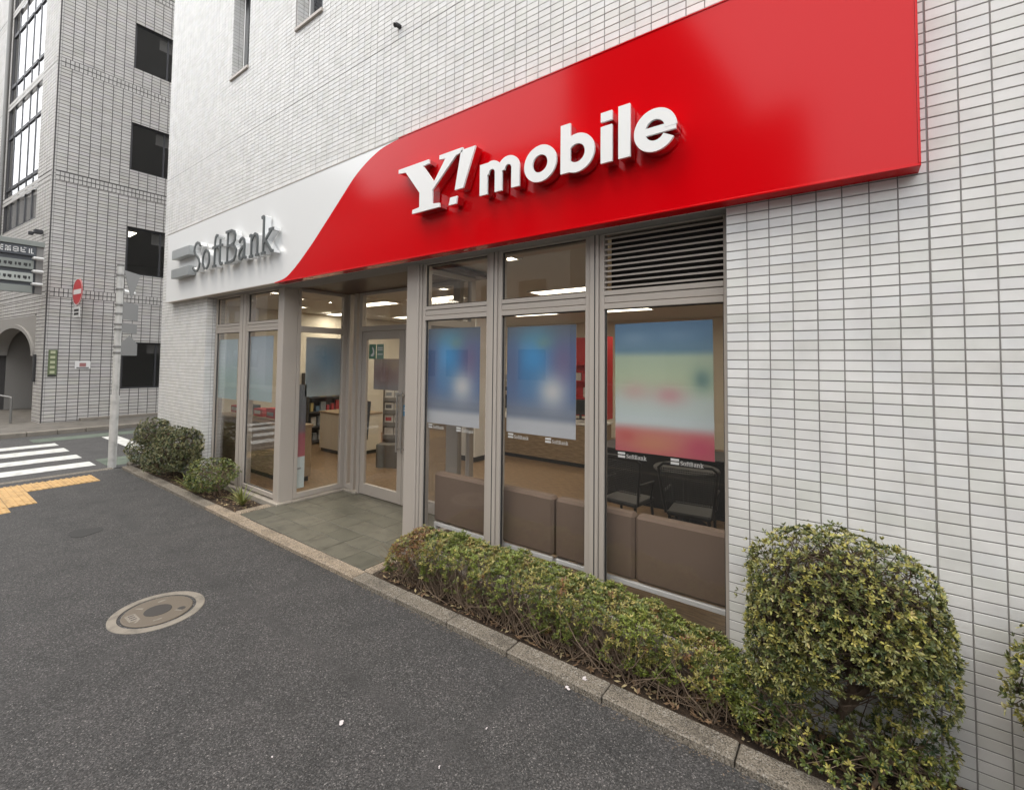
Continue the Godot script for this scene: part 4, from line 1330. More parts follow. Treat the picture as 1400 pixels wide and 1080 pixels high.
func shelf_unit(label: String, at: Vector3, w: float, h: float, d: float, turn: float, m: Material, goods: Array, short: String) -> void:
	var s := thing("display_shelf", label, "shelf", at)
	s.rotation.y = turn
	bx("back_panel", Vector3(-w / 2, 0, -d), Vector3(w / 2, h, -d + 0.02), m, s)
	for x in [-w / 2, w / 2 - 0.02]:
		bx("side_panel", Vector3(x, 0, -d + 0.021), Vector3(x + 0.02, h, 0), m, s)
	var n := int(h / 0.36)
	for k in n:
		var y := 0.05 + k * 0.36
		bx("shelf_board", Vector3(-w / 2 + 0.021, y, -d + 0.021), Vector3(w / 2 - 0.021, y + 0.02, -0.01), m, s)
		var x := -w / 2 + 0.06
		while x < w / 2 - 0.16:
			var bw := rng.randf_range(0.07, 0.16)
			var bh := rng.randf_range(0.10, 0.26)
			if rng.randf() < 0.85:
				var which := rng.randi() % goods.size()
				var tall := "tall " if bh > 0.2 else "low " if bh < 0.14 else ""
				var q := thing("boxed_goods", "%s%s packet, %s board of the %s" % [tall, ["pale", "red", "black", "grey", "ochre", "blue"][which], ["lowest", "second", "third", "fourth", "fifth"][mini(k, 4)], short], "box", at, "packets on the " + short)
				q.rotation.y = turn
				bx("packet", Vector3(x, y + 0.02, -d + 0.08), Vector3(x + bw, y + 0.02 + bh, -d + 0.14), goods[which], q, 0.004)
			x += bw + rng.randf_range(0.02, 0.07)

func interior() -> void:
	var r := shop_root
	bx("shop_floor", Vector3(-10.39, -0.06, -9.0), Vector3(5.69, 0.048, -1.22), M.wood_floor, r)
	var fl := MB.new()
	fl.box(Vector3(-10.39, -0.06, -1.219), Vector3(-6.02, 0.0475, -0.31))
	fl.box(Vector3(-3.29, -0.06, -1.219), Vector3(5.69, 0.0475, -0.31))
	put("shop_floor", fl.mesh(), M.wood_floor, r)
	bx("ceiling", Vector3(-10.39, 3.302, -9.0), Vector3(5.69, 3.40, -0.31), M.ceiling, r)
	var w := MB.new()
	w.box(Vector3(-10.38, 0.05, -9.0), Vector3(5.68, 3.30, -8.9))
	w.box(Vector3(-10.385, 0.05, -8.89), Vector3(-10.30, 3.30, -0.31))
	w.box(Vector3(0.9, 0.05, -8.89), Vector3(1.0, 3.30, -0.31))
	put("inner_wall", w.mesh(), M.cream, r)
	# lights
	for e in [[-5.5, -6.0, "above the wood counter, left one"], [-3.3, -6.2, "above the wood counter, right one"], [-2.95, -3.1, "behind the middle window"], [-5.5, -2.7, "just inside the door"], [-9.5, -3.5, "above the dark rack behind the porch"], [-8.6, -4.9, "deep behind the porch window"], [-7.2, -2.6, "above the leaflet stand"], [-1.2, -5.6, "deep behind the louvre window"], [-7.6, -6.6, "deepest, behind the door"], [-0.6, -3.0, "above the mesh chairs"]]:
		lamp_panel(e[0], e[1], 1.2, 0.35, "lit panel light in the shop ceiling " + e[2], 0.45)
	for e in [[-7.7, -1.3, "over the window counter"], [-9.0, -2.1, "left of the porch window"], [-7.3, -0.62, "close behind the window left of the post"], [-8.6, -0.8, "close behind the leftmost window"], [-2.35, -0.75, "close behind the middle window"], [-6.6, -1.9, "behind the porch window"], [-4.5, -1.9, "behind the door"]]:
		lamp_panel(e[0], e[1], 0.13, 0.13, "small lit spot light in the shop ceiling " + e[2], 0.1)
	# furniture seen through the glass
	bench("brown sofa back behind the window nearest the door", -3.0, -1.49, [-2.2])
	bench("brown sofa back behind the window below the louvre", -1.475, 0.3, [-0.74])
	var t := thing("round_table", "dark round table between the chairs behind the right window", "table", Vector3(-1.1, 0.05, -3.0))
	var m := MB.new()
	m.lathe([Vector2(0, 0.70), Vector2(0.40, 0.70), Vector2(0.41, 0.71), Vector2(0.41, 0.725), Vector2(0.40, 0.735), Vector2(0, 0.735)], Vector3.ZERO, 32)
	put("table_top", m.mesh(), M.black, t)
	m = MB.new()
	m.lathe([Vector2(0.26, 0.0), Vector2(0.25, 0.02), Vector2(0.04, 0.04), Vector2(0.035, 0.69), Vector2(0, 0.69)], Vector3.ZERO, 20)
	put("pedestal", m.mesh(), M.black, t)
	chair("dark mesh back chair behind the right window, nearest the tiled wall", Vector3(-0.80, 0.05, -2.15), 0.10)
	chair("dark mesh back chair behind the right window, nearest the mullion", Vector3(-1.55, 0.05, -2.15), -0.12)
	counter("dark_desk", "long dark desk behind the mesh chairs", Vector3(-2.6, 0.05, -4.1), Vector3(0.2, 0.85, -3.4), M.black, M.black)
	var goods := [mat(0.6, 0.58, 0.55), mat(0.5, 0.05, 0.06), mat(0.08, 0.09, 0.1), mat(0.3, 0.33, 0.36), mat(0.55, 0.45, 0.2), mat(0.12, 0.2, 0.3)]
	shelf_unit("red display shelf with packets on the back wall behind the middle windows", Vector3(-4.7, 0.95, -5.7), 2.5, 1.75, 0.3, 0.0, M.red_shelf, goods, "red display shelf")
	counter("service_counter", "long wood fronted counter below the red display shelf", Vector3(-6.0, 0.05, -5.6), Vector3(-3.3, 0.93, -5.0), M.wood, M.white)
	shelf_unit("dark rack of boxed accessories behind the porch window", Vector3(-9.95, 0.05, -3.6), 1.5, 1.75, 0.35, PI / 2, M.dark_metal, goods, "dark rack behind the porch window")
	counter("service_counter", "cream counter behind the porch window", Vector3(-9.2, 0.05, -3.5), Vector3(-8.0, 0.96, -2.7), M.cream, M.wood)
	var mo := thing("monitor", "black monitor standing on the cream counter", "screen", Vector3(-8.5, 1.01, -3.0))
	bx("foot", Vector3(-0.12, 0, -0.08), Vector3(0.12, 0.015, 0.08), M.black, mo, 0.004)
	bx("stem", Vector3(-0.02, 0.016, -0.02), Vector3(0.02, 0.12, 0.02), M.black, mo)
	bx("panel", Vector3(-0.26, 0.10, 0.021), Vector3(0.26, 0.42, 0.05), M.black, mo, 0.006)
	counter("window_counter", "long wood counter behind the two left windows", Vector3(-9.9, 0.05, -1.15), Vector3(-6.9, 1.02, -0.75), M.wood, M.wood)
	for k in 5:
		var b := thing("leaflet_box", ["leftmost", "dark second", "middle", "fourth", "rightmost"][k] + " leaflet box in the row on the long wood counter", "box", Vector3(-9.2 + k * 0.48, 1.072, -0.95), "red boxes on the window counter")
		bx("tray", Vector3(-0.17, 0, -0.1), Vector3(0.17, 0.14 + 0.04 * (k % 2), 0.1), M.red_shelf if k != 1 else goods[2], b, 0.006)
		bx("card", Vector3(-0.12, 0.05, 0.101), Vector3(0.1, 0.11, 0.106), goods[(k * 3) % 6], b)
	for k in 3:
		var mo2 := thing("monitor", ["left", "middle", "right"][k] + " black monitor on the counter below the red shelf", "screen", Vector3(-5.5 + k * 0.85, 0.98, -5.2), "monitors on the long counter")
		mo2.rotation.y = 0.2 * (k - 1)
		bx("foot", Vector3(-0.1, 0, -0.08), Vector3(0.1, 0.015, 0.08), M.black, mo2, 0.004)
		bx("stem", Vector3(-0.02, 0.016, -0.02), Vector3(0.02, 0.12, 0.02), M.black, mo2)
		bx("panel", Vector3(-0.24, 0.10, 0.021), Vector3(0.24, 0.40, 0.05), M.black, mo2, 0.006)
	var walls := [[-6.9, 1.9, 0.8, 1.1, "pale"], [-2.6, 1.95, 1.0, 0.7, "pale"], [-1.4, 1.9, 0.7, 1.0, "red"]]
	for e in walls:
		var wp := thing("wall_poster", "%s poster on the shop's back wall %s" % [e[4], "behind the door" if e[0] < -5.0 else "behind the middle window" if e[0] < -2.0 else "behind the louvre window"], "poster", Vector3(e[0], e[1], -8.89))
		bx("sheet", Vector3(-e[2] / 2, -e[3] / 2, 0), Vector3(e[2] / 2, e[3] / 2, 0.006), M.white if e[4] == "pale" else M.red_shelf, wp)
		for q in 3:
			bx("print", Vector3(-e[2] * 0.4, e[3] * (0.3 - q * 0.28), 0.0062), Vector3(e[2] * (0.1 + 0.12 * q), e[3] * (0.3 - q * 0.28) + 0.09, 0.008), goods[(q * 2 + 1) % 6] if e[4] == "pale" else M.white, wp)
	var col := thing("shop_pillar", "pale square pillar inside the shop behind the door", "pillar", Vector3(-5.9, 0.05, -4.3))
	bx("shaft", Vector3(-0.25, 0, -0.25), Vector3(0.25, 3.25, 0.25), M.white, col, 0.01)
	bx("skirting", Vector3(-0.265, 0, -0.265), Vector3(0.265, 0.1, 0.265), M.dark_metal, col)
	# leaflet stand behind the door
	var ls := thing("leaflet_stand", "grey leaflet stand with white brochures behind the door", "stand", Vector3(-6.7, 0.05, -2.75))
	ls.rotation.y = 0.5
	bx("foot", Vector3(-0.25, 0, -0.2), Vector3(0.25, 0.45, 0.2), M.concrete_dark, ls, 0.01)
	bx("board", Vector3(-0.25, 0.451, -0.16), Vector3(0.25, 1.55, -0.10), M.concrete, ls, 0.006)
	for k in 4:
		bx("pocket", Vector3(-0.22, 0.52 + k * 0.25, -0.098), Vector3(0.22, 0.60 + k * 0.25, -0.03), M.plate_back, ls, 0.003)
		for j in 2:
			var bro := bx("brochure", Vector3(-0.19 + j * 0.2, 0.54 + k * 0.25, -0.08), Vector3(-0.01 + j * 0.2, 0.745 + k * 0.25, -0.06), M.white, ls)
			bx("print", Vector3(-0.17 + j * 0.2, 0.63 + k * 0.25, -0.059), Vector3(-0.05 + j * 0.2, 0.70 + k * 0.25, -0.0575), goods[(k + j * 2) % 6], bro)
	var es := thing("easel_board", "black leaning notice board beside the leaflet stand", "board", Vector3(-7.1, 0.05, -2.2))
	es.rotation.y = 0.6
	m = MB.new()
	m.box(Vector3(-0.22, 0.55, -0.015), Vector3(0.22, 1.3, 0.015), 0.006, Transform3D(Basis(Vector3.RIGHT, -0.2), Vector3(0, 0, 0.1)))
	put("panel", m.mesh(), M.black, es)
	for s in [-1, 1]:
		m = MB.new()
		m.tube([Vector3(s * 0.2, 0, 0.18), Vector3(s * 0.15, 1.28, -0.18)], [0.015, 0.012], 8)
		put("leg", m.mesh(), M.black, es)
	m = MB.new()
	m.tube([Vector3(0, 0, -0.45), Vector3(0, 1.2, -0.17)], [0.014, 0.012], 8)
	put("leg", m.mesh(), M.black, es)
	bx("notice", Vector3(-0.16, 0.70, 0.03), Vector3(0.16, 1.18, 0.035), M.white, es)
	shelf_unit("dark shelf of packets deep in the shop at the right", Vector3(0.5, 0.05, -4.2), 2.2, 2.0, 0.3, -PI / 2, M.dark_metal, goods, "dark shelf at the right of the shop")
	shelf_unit("cream shelf of packets deep in the shop behind the door", Vector3(-7.6, 0.05, -8.5), 3.0, 2.1, 0.35, 0.0, M.cream, goods, "cream shelf deep in the shop")

# ---------------------------------------------------------------- posters inside the glass
func poster(label: String, at: Vector3, w: float, h: float, m: Material, turn := 0.0, logos := 2, tilt := 0.0) -> Node3D:
	var p := thing("poster", label, "poster", at, "posters hung inside the shop windows")
	p.rotation = Vector3(0, turn, tilt)
	var s := MB.new()
	s.quad(Vector3(-w / 2, -h / 2, 0.001), Vector3(w / 2, -h / 2, 0.001), Vector3(w / 2, h / 2, 0.001), Vector3(-w / 2, h / 2, 0.001))
	put("print", s.mesh(), m, p)
	bx("sheet", Vector3(-w / 2, -h / 2, -0.003), Vector3(w / 2, h / 2, 0.0), M.white, p)
	var font := SystemFont.new()
	font.font_names = PackedStringArray(["Droid Serif"])
	for k in logos:
		var x := -w / 2 + 0.02 + k * w * 0.56
		var l := node("logo", p)
		for y in [0.0, 0.026]:
			bx("logo_bar", Vector3(x, -h / 2 - 0.055 + y, 0.0), Vector3(x + 0.06, -h / 2 - 0.038 + y, 0.002), M.letter_white, l)
		var t := TextMesh.new()
		t.text = "SoftBank"
		t.font = font
		t.font_size = 32
		t.pixel_size = 0.0013
		t.depth = 0.0015
		t.horizontal_alignment = HORIZONTAL_ALIGNMENT_LEFT
		t.vertical_alignment = VERTICAL_ALIGNMENT_BOTTOM
		var o := put("lettering", t, M.letter_white, l, Vector3(x + 0.07, -h / 2 - 0.066, 0.001))
		o.scale = Vector3(0.9, 1, 1)
	return p

func window_posters() -> void:
	var z := -0.20
	var blue := blur_print(56, 80, [[0.0, c8(88, 98, 112)], [0.25, c8(80, 104, 148)], [0.6, c8(84, 112, 156)], [0.82, c8(124, 134, 152)], [0.90, c8(200, 202, 206)], [1.0, c8(200, 202, 206)]],
		[[0.45, 0.12, 0.30, 0.10, c8(84, 132, 126), 0.7], [0.40, 0.31, 0.27, 0.25, c8(76, 160, 220), 0.9], [0.33, 0.52, 0.18, 0.14, c8(76, 128, 176), 0.7], [0.82, 0.34, 0.16, 0.22, c8(112, 92, 132), 0.75], [0.68, 0.60, 0.20, 0.15, c8(206, 206, 206), 1.0], [0.1, 0.4, 0.1, 0.3, c8(86, 92, 130), 0.6], [0.55, 0.16, 0.12, 0.05, c8(120, 150, 130), 0.5]])
	var pale := blur_print(40, 60, [[0.0, c8(170, 188, 194)], [0.3, c8(176, 194, 200)], [0.6, c8(166, 190, 188)], [1.0, c8(160, 182, 178)]], [[0.4, 0.3, 0.3, 0.2, c8(186, 202, 210), 0.6], [0.6, 0.75, 0.25, 0.15, c8(152, 180, 172), 0.6]])
	var pale2 := blur_print(40, 60, [[0.0, c8(172, 186, 196)], [0.4, c8(182, 194, 202)], [0.7, c8(176, 192, 196)], [1.0, c8(168, 186, 186)]], [[0.5, 0.5, 0.3, 0.25, c8(190, 200, 210), 0.6], [0.3, 0.8, 0.25, 0.15, c8(160, 184, 180), 0.5]])
	var mixed := blur_print(64, 86, [[0.0, c8(86, 120, 152)], [0.10, c8(92, 128, 158)], [0.20, c8(104, 138, 160)], [0.28, c8(182, 198, 172)], [0.45, c8(190, 204, 172)], [0.62, c8(200, 212, 206)], [0.76, c8(204, 216, 216)], [0.86, c8(206, 120, 116)], [1.0, c8(196, 92, 102)]],
		[[0.22, 0.12, 0.18, 0.06, c8(128, 158, 182), 0.7], [0.65, 0.11, 0.2, 0.05, c8(120, 150, 176), 0.6], [0.22, 0.53, 0.16, 0.07, c8(206, 172, 166), 0.8], [0.58, 0.55, 0.16, 0.07, c8(206, 156, 158), 0.9], [0.90, 0.43, 0.09, 0.08, c8(106, 140, 136), 0.9], [0.40, 0.92, 0.3, 0.08, c8(206, 136, 100), 0.8], [0.88, 0.92, 0.16, 0.08, c8(196, 70, 98), 0.8], [0.12, 0.88, 0.12, 0.05, c8(196, 84, 80), 0.7]])
	var teal := blur_print(40, 60, [[0.0, c8(186, 190, 190)], [0.3, c8(160, 174, 184)], [0.6, c8(156, 172, 178)], [1.0, c8(182, 188, 184)]], [[0.6, 0.4, 0.3, 0.25, c8(120, 156, 180), 0.8], [0.25, 0.7, 0.25, 0.2, c8(130, 136, 134), 0.6]])
	var brown := blur_print(40, 48, [[0.0, c8(176, 156, 142)], [0.5, c8(156, 130, 124)], [1.0, c8(150, 144, 142)]], [[0.45, 0.5, 0.3, 0.3, c8(132, 98, 98), 0.8], [0.8, 0.2, 0.2, 0.2, c8(186, 160, 128), 0.7]])
	var tall := blur_print(16, 140, [[0.0, c8(120, 124, 126)], [0.3, c8(112, 112, 116)], [0.44, c8(120, 104, 110)], [0.50, c8(168, 88, 98)], [0.66, c8(176, 92, 100)], [0.695, c8(182, 96, 104)], [0.70, c8(208, 218, 216)], [1.0, c8(210, 220, 216)]], [])
	poster("blurred blue and purple poster in the window nearest the door", Vector3(-2.67, 1.99, z), 0.735, 1.01, blue, 0.0, 2, 0.0)
	poster("blurred blue and purple poster in the middle one of the three right windows", Vector3(-1.597, 1.985, z), 0.735, 0.985, blue)
	poster("green and blue poster with a red lower edge in the window under the louvre", Vector3(-0.50, 1.962, z), 0.745, 1.01, mixed, 0.0, 2, 0.008)
	poster("pale teal poster in the leftmost window beside the tiled pier", Vector3(-8.01, 1.965, z), 0.79, 1.02, pale, 0.0, 0)
	poster("pale teal poster in the window left of the porch post", Vector3(-6.805, 1.995, z), 0.76, 1.02, pale2, 0.0, 0)
	poster("slate blue poster inside the porch side window", Vector3(-6.06, 2.03, -0.82), 0.60, 0.92, teal, PI / 2, 0)
	poster("brownish poster behind the upper glass of the door", Vector3(-5.08, 1.93, -1.27), 0.60, 0.48, brown, 0.0, 0)
	var b := poster("tall narrow poster, grey above, red then white below, beside the porch post", Vector3(-6.06, 0.985, -0.47), 0.15, 1.56, tall, PI / 2, 0)
	bx("mark", Vector3(-0.05, -0.50, 0.0015), Vector3(0.02, -0.47, 0.003), M.logo_grey, b)

# ---------------------------------------------------------------- street furniture and markings
func street_things() -> void:
	# manhole
	var at := Vector3(-4.10, 0, 1.866)
	var mh := thing("manhole_cover", "round iron manhole cover in a pale concrete ring set in the asphalt", "manhole", at)
	var m := MB.new()
	m.lathe([Vector2(0.335, -0.03), Vector2(0.335, 0.004), Vector2(0.33, 0.006), Vector2(0.272, 0.006), Vector2(0.270, -0.012)], Vector3.ZERO, 48)
	put("concrete_ring", m.mesh(), M.ring, mh)
	m = MB.new()
	m.lathe([Vector2(0.270, -0.012), Vector2(0.248, -0.012), Vector2(0.248, 0.0)], Vector3.ZERO, 48)
	put("joint", m.mesh(), M.iron_dark, mh)
	m = MB.new()
	m.lathe([Vector2(0.246, -0.01), Vector2(0.246, 0.0055), Vector2(0.240, 0.0075), Vector2(0, 0.0075)], Vector3.ZERO, 48)
	var lid := put("lid", m.mesh(), M.iron, mh)
	m = MB.new()
	m.lathe([Vector2(0.098, 0.005), Vector2(0.098, 0.0095), Vector2(0.092, 0.0105), Vector2(0, 0.0105)], Vector3.ZERO, 32)
	put("boss", m.mesh(), M.iron_dark, lid)
	m = MB.new()
	m.lathe([Vector2(0.03, 0.005), Vector2(0.03, 0.0085), Vector2(0, 0.0085)], Vector3(0.115, 0, -0.135), 16)
	put("lift_hole", m.mesh(), M.iron_dark, lid)
	m = MB.new()
	var tp := Transform3D(Basis(Vector3.UP, 0.0), Vector3(-0.02, 0, 0.17))
	m.box(Vector3(-0.065, 0.005, -0.036), Vector3(0.065, 0.0095, 0.036), 0.001, tp)
	var pl := put("number_plate", m.mesh(), M.concrete, lid)
	m = MB.new()
	for k in 3:
		m.box(Vector3(-0.045 + k * 0.038, 0.0096, -0.02), Vector3(-0.033 + k * 0.038, 0.0106, 0.02), 0.0, tp)
	put("numeral", m.mesh(), M.iron_dark, pl)
	for a in [0.3, 1.2, 2.6, 3.6, 5.6]:
		m = MB.new()
		m.box(Vector3(-0.03, 0.006, -0.009), Vector3(0.03, 0.0092, 0.009), 0.001, Transform3D(Basis(Vector3.UP, a + 1.2), Vector3(cos(a) * 0.17, 0, sin(a) * 0.17)))
		put("rib", m.mesh(), M.ring, lid)
	# old round repair in the asphalt
	m = MB.new()
	var pts := []
	for k in 24:
		var a := TAU * k / 24
		var rr := 0.16 + 0.02 * sin(a * 3.0) + rng.randf_range(-0.008, 0.008)
		pts.append(Vector3(-6.91 + cos(a) * rr, 0.004, 1.79 + sin(a) * rr))
	for k in 24:
		m.tri(Vector3(-6.91, 0.004, 1.79), pts[(k + 1) % 24], pts[k])
		m.quad(pts[k], pts[(k + 1) % 24], pts[(k + 1) % 24] - Vector3(0, 0.02, 0), pts[k] - Vector3(0, 0.02, 0))
	structure("asphalt_repair", m.mesh(), M.bitumen)
	# tactile paving: blocks with raised bars
	var tb := node(numbered("tactile_paving"), self)
	tb.set_meta("kind", "structure")
	m = MB.new()
	m.box(Vector3(0.003, -0.01, 0.003), Vector3(0.297, 0.006, 0.297), 0.004)
	for k in 4:
		m.box(Vector3(0.006, 0.006, 0.024 + k * 0.07), Vector3(0.294, 0.016, 0.054 + k * 0.07), 0.004)
	var block_ := m.mesh()
	m = MB.new()
	m.box(Vector3(0.003, -0.01, 0.003), Vector3(0.297, 0.006, 0.297), 0.004)
	for i in 5:
		for j in 5:
			m.lathe([Vector2(0.018, 0.005), Vector2(0.013, 0.0115), Vector2(0, 0.0115)], Vector3(0.03 + i * 0.06, 0, 0.03 + j * 0.06), 8)
	var dots := m.mesh()
	for i in 2:
		for j in 11:
			put("tactile_block", block_, M.tactile, tb, Vector3(-10.44 + i * 0.3, 0.002, 1.02 + j * 0.3))
	for i in 3:
		for j in 8:
			put("tactile_block", block_, M.tactile, tb, Vector3(-9.84 + i * 0.3, 0.002, 1.92 + j * 0.3))
	for j in 7:
		put("tactile_block", dots, M.tactile, tb, Vector3(-8.94, 0.002, 2.22 + j * 0.3))
	# pole with the backs of its signs
	var po := thing("sign_pole", "white traffic sign pole with the grey backs of four signs at the crossing", "pole", Vector3(-11.02, -0.02, 0.60))
	m = MB.new()
	m.tube([Vector3(0, 0, 0), Vector3(0, 1.35, 0)], [0.068, 0.068], 16)
	m.tube([Vector3(0, 1.351, 0), Vector3(0.0, 3.98, 0)], [0.055, 0.055], 16)
	m.tube([Vector3(0, 1.30, 0), Vector3(0, 1.40, 0)], [0.074, 0.074], 16)
	put("post", m.mesh(), M.pole, po)
	m = MB.new()
	m.tube([Vector3(0, 3.985, 0), Vector3(0, 4.02, 0)], [0.066, 0.05], 12)
	put("cap", m.mesh(), M.plate_back, po)
	var turn := deg_to_rad(-40.0)
	var tf := Transform3D(Basis(Vector3.UP, turn), Vector3(0.0, 0, -0.03))
	var shapes := [PackedVector2Array([Vector2(-0.66, 3.92), Vector2(-0.04, 3.92), Vector2(-0.35, 3.36)]), PackedVector2Array([Vector2(-0.62, 3.28), Vector2(-0.05, 3.28), Vector2(-0.05, 2.93), Vector2(-0.62, 2.93)]), PackedVector2Array([Vector2(-0.60, 2.86), Vector2(-0.05, 2.86), Vector2(-0.05, 2.66), Vector2(-0.60, 2.66)]), PackedVector2Array([Vector2(-0.64, 2.20), Vector2(-0.04, 2.20), Vector2(-0.04, 2.44), Vector2(-0.34, 2.62), Vector2(-0.64, 2.44)])]
	for s in shapes:
		m = MB.new()
		m.slab(s, -0.004, 0.0)
		var q := put("sign_plate", m.mesh(), M.plate_back, po)
		q.transform = tf
		var y0: float = s[0].y
		var y1: float = s[2].y
		m = MB.new()
		for y in [lerpf(y0, y1, 0.22), lerpf(y0, y1, 0.72)]:
			m.box(Vector3(-0.5, y - 0.02, 0.001), Vector3(-0.1, y + 0.02, 0.02), 0.003)
		put("rib", m.mesh(), M.steel, q)
		for y in [lerpf(y0, y1, 0.22), lerpf(y0, y1, 0.72)]:
			m = MB.new()
			m.tube([Vector3(0, y - 0.018, 0), Vector3(0, y + 0.018, 0)], [0.07, 0.07], 14)
			put("clamp", m.mesh(), M.plate_back, po)
	# no entry sign on the neighbour's wall
	var ne := thing("no_entry_sign", "round red no entry sign with a white bar, on a bracket from the grey wall", "sign", Vector3(-18.75, 4.17, -0.16))
	ne.rotation.y = deg_to_rad(5)
	var circ := ring(Vector2.ZERO, Vector2(0.42, 0.42), 0, TAU * 35.0 / 36.0, 35)
	m = MB.new()
	m.slab(circ, -0.012, 0.0)
	put("disc", m.mesh(), M.sign_red, ne)
	m = MB.new()
	for k in 36:
		var a0 := TAU * k / 36
		var a1 := TAU * (k + 1) / 36
		m.quad(Vector3(cos(a0) * 0.395, sin(a0) * 0.395, 0.003), Vector3(cos(a0) * 0.419, sin(a0) * 0.419, 0.003), Vector3(cos(a1) * 0.419, sin(a1) * 0.419, 0.003), Vector3(cos(a1) * 0.395, sin(a1) * 0.395, 0.003))
	put("rim", m.mesh(), M.sign_face, ne)
	bx("bar", Vector3(-0.32, -0.075, 0.001), Vector3(0.32, 0.075, 0.004), M.sign_face, ne)
	bx("supplementary_plate", Vector3(-0.28, -0.80, -0.012), Vector3(0.28, -0.46, 0.0), M.sign_face, ne, 0.003)
	for k in 2:
		bx("lettering", Vector3(-0.2, -0.62 - k * 0.11, 0.001), Vector3(0.2, -0.545 - k * 0.11, 0.003), M.ink, ne)
	m = MB.new()
	m.tube([Vector3(-0.05, -0.8, -0.03), Vector3(-0.05, 0.40, -0.03)], [0.022, 0.022], 8)
	for y in [-0.3, 0.25]:
		m.tube([Vector3(-0.05, y, -0.03), Vector3(-0.62, y, -0.03)], [0.018, 0.018], 8)
	put("bracket", m.mesh(), M.plate_back, ne)
	# pale petals blown onto the pavement
	var where := [Vector3(-1.79, 0.004, 1.64), Vector3(-0.872, 0.004, 0.565), Vector3(-0.79, 0.047, 0.465), Vector3(-1.087, 0.004, 1.144), Vector3(-1.12, 0.004, 1.496), Vector3(-1.88, 0.004, 2.0)]
	var names := ["on the open asphalt, largest of those away from the kerb", "at the foot of the kerb below the hedge", "on the kerb stone below the hedge", "on the asphalt between the kerb and the largest petal", "on the asphalt nearest the picture's lower edge", "on the asphalt left of the largest petal"]
	for i in where.size():
		m = MB.new()
		var sz := 0.007 if i > 2 else 0.019
		for k in 3:
			var o := Vector3(rng.randf_range(-sz, sz), 0, rng.randf_range(-sz, sz)) * 0.7
			var p := []
			for j in 7:
				var a := TAU * j / 7
				p.append(o + Vector3(cos(a) * sz * rng.randf_range(0.4, 0.8), rng.randf_range(0.001, 0.006) + 0.002 * k, sin(a) * sz * rng.randf_range(0.4, 0.8)))
			for j in 7:
				m.tri(o + Vector3(0, 0.001 + 0.002 * k, 0), p[(j + 1) % 7], p[j])
		var q := put(numbered("fallen_petal"), m.mesh(), M.petal, self, where[i])
		tag(q, "pale fallen petal " + names[i], "petal", "petals on the ground")

# ---------------------------------------------------------------- plants
func leaf_mesh(fold: float) -> ArrayMesh:
	var m := MB.new()
	# unit leaf along +y, about half as wide
	var b := Vector3(0, 0, 0)
	var l1 := Vector3(-0.20, 0.32, fold)
	var l2 := Vector3(-0.17, 0.68, fold * 0.8)
	var r1 := Vector3(0.20, 0.32, fold)
	var r2 := Vector3(0.17, 0.68, fold * 0.8)
	var c1 := Vector3(0, 0.5, -0.03)
	var t := Vector3(0, 1.0, 0.06)
	m.tri(b, c1, l1); m.tri(l1, c1, l2); m.tri(l2, c1, t)
	m.tri(b, r1, c1); m.tri(r1, r2, c1); m.tri(r2, t, c1)
	return m.mesh()

func foliage(parent: Node, xf: Array, cols: Array, mesh: Mesh, called := "foliage") -> void:
	var mm := MultiMesh.new()
	mm.transform_format = MultiMesh.TRANSFORM_3D
	mm.use_colors = true
	mm.mesh = mesh
	mm.instance_count = xf.size()
	for i in xf.size():
		mm.set_instance_transform(i, xf[i])
		mm.set_instance_color(i, cols[i])
	var o := MultiMeshInstance3D.new()
	o.name = called
	o.multimesh = mm
	o.material_override = M.leaf
	o.set_meta("kind", "stuff")
	parent.add_child(o, true)

func frame_on(d: Vector3, spin: float) -> Basis:
	var y := d.normalized()
	var x := y.cross(Vector3.UP if absf(y.y) < 0.95 else Vector3.RIGHT).normalized()
	return Basis(x, y, x.cross(y)).rotated(y, spin)

# a rosette of leaves at the end of a twig
func rosette(xf: Array, cols: Array, p: Vector3, d: Vector3, n: int, size: float, open: float, tone: Color, vary: float) -> void:
	for k in n:
		var a := TAU * k / n + rng.randf_range(-0.5, 0.5)
		var side := frame_on(d, a).x
		var dir := (d * (1.0 - open) + side * open + Vector3(rng.randf_range(-0.25, 0.25), rng.randf_range(-0.1, 0.3), rng.randf_range(-0.25, 0.25))).normalized()
		var s := size * rng.randf_range(0.65, 1.2)
		var b := frame_on(dir, 0.0)
		# upper side of the leaf turned up or outwards
		var up := (Vector3.UP + d * 0.6 + Vector3(rng.randf_range(-0.5, 0.5), 0, rng.randf_range(-0.5, 0.5)))
		up = (up - dir * up.dot(dir)).normalized()
		b = Basis(dir.cross(up), dir, up) if up.length() > 0.5 else b
		xf.append(Transform3D(b.scaled_local(Vector3(s, s, s)), p + dir * size * 0.08))
		var v := rng.randf_range(1.0 - vary, 1.0 + vary)
		cols.append(Color(tone.r * v * rng.randf_range(0.9, 1.1), tone.g * v, tone.b * v * rng.randf_range(0.85, 1.15)))

func twig_to(m: MB, a: Vector3, b: Vector3, r0: float, r1: float, bend: float, sides := 5) -> void:
	var mid := (a + b) / 2 + Vector3(rng.randf_range(-bend, bend), rng.randf_range(-bend, bend) * 0.6, rng.randf_range(-bend, bend))
	var q1 := a.lerp(mid, 0.55) + Vector3(rng.randf_range(-bend, bend), 0, rng.randf_range(-bend, bend)) * 0.3
	m.tube([a, q1, mid, b], [r0, lerpf(r0, r1, 0.35), lerpf(r0, r1, 0.6), r1], sides, false)

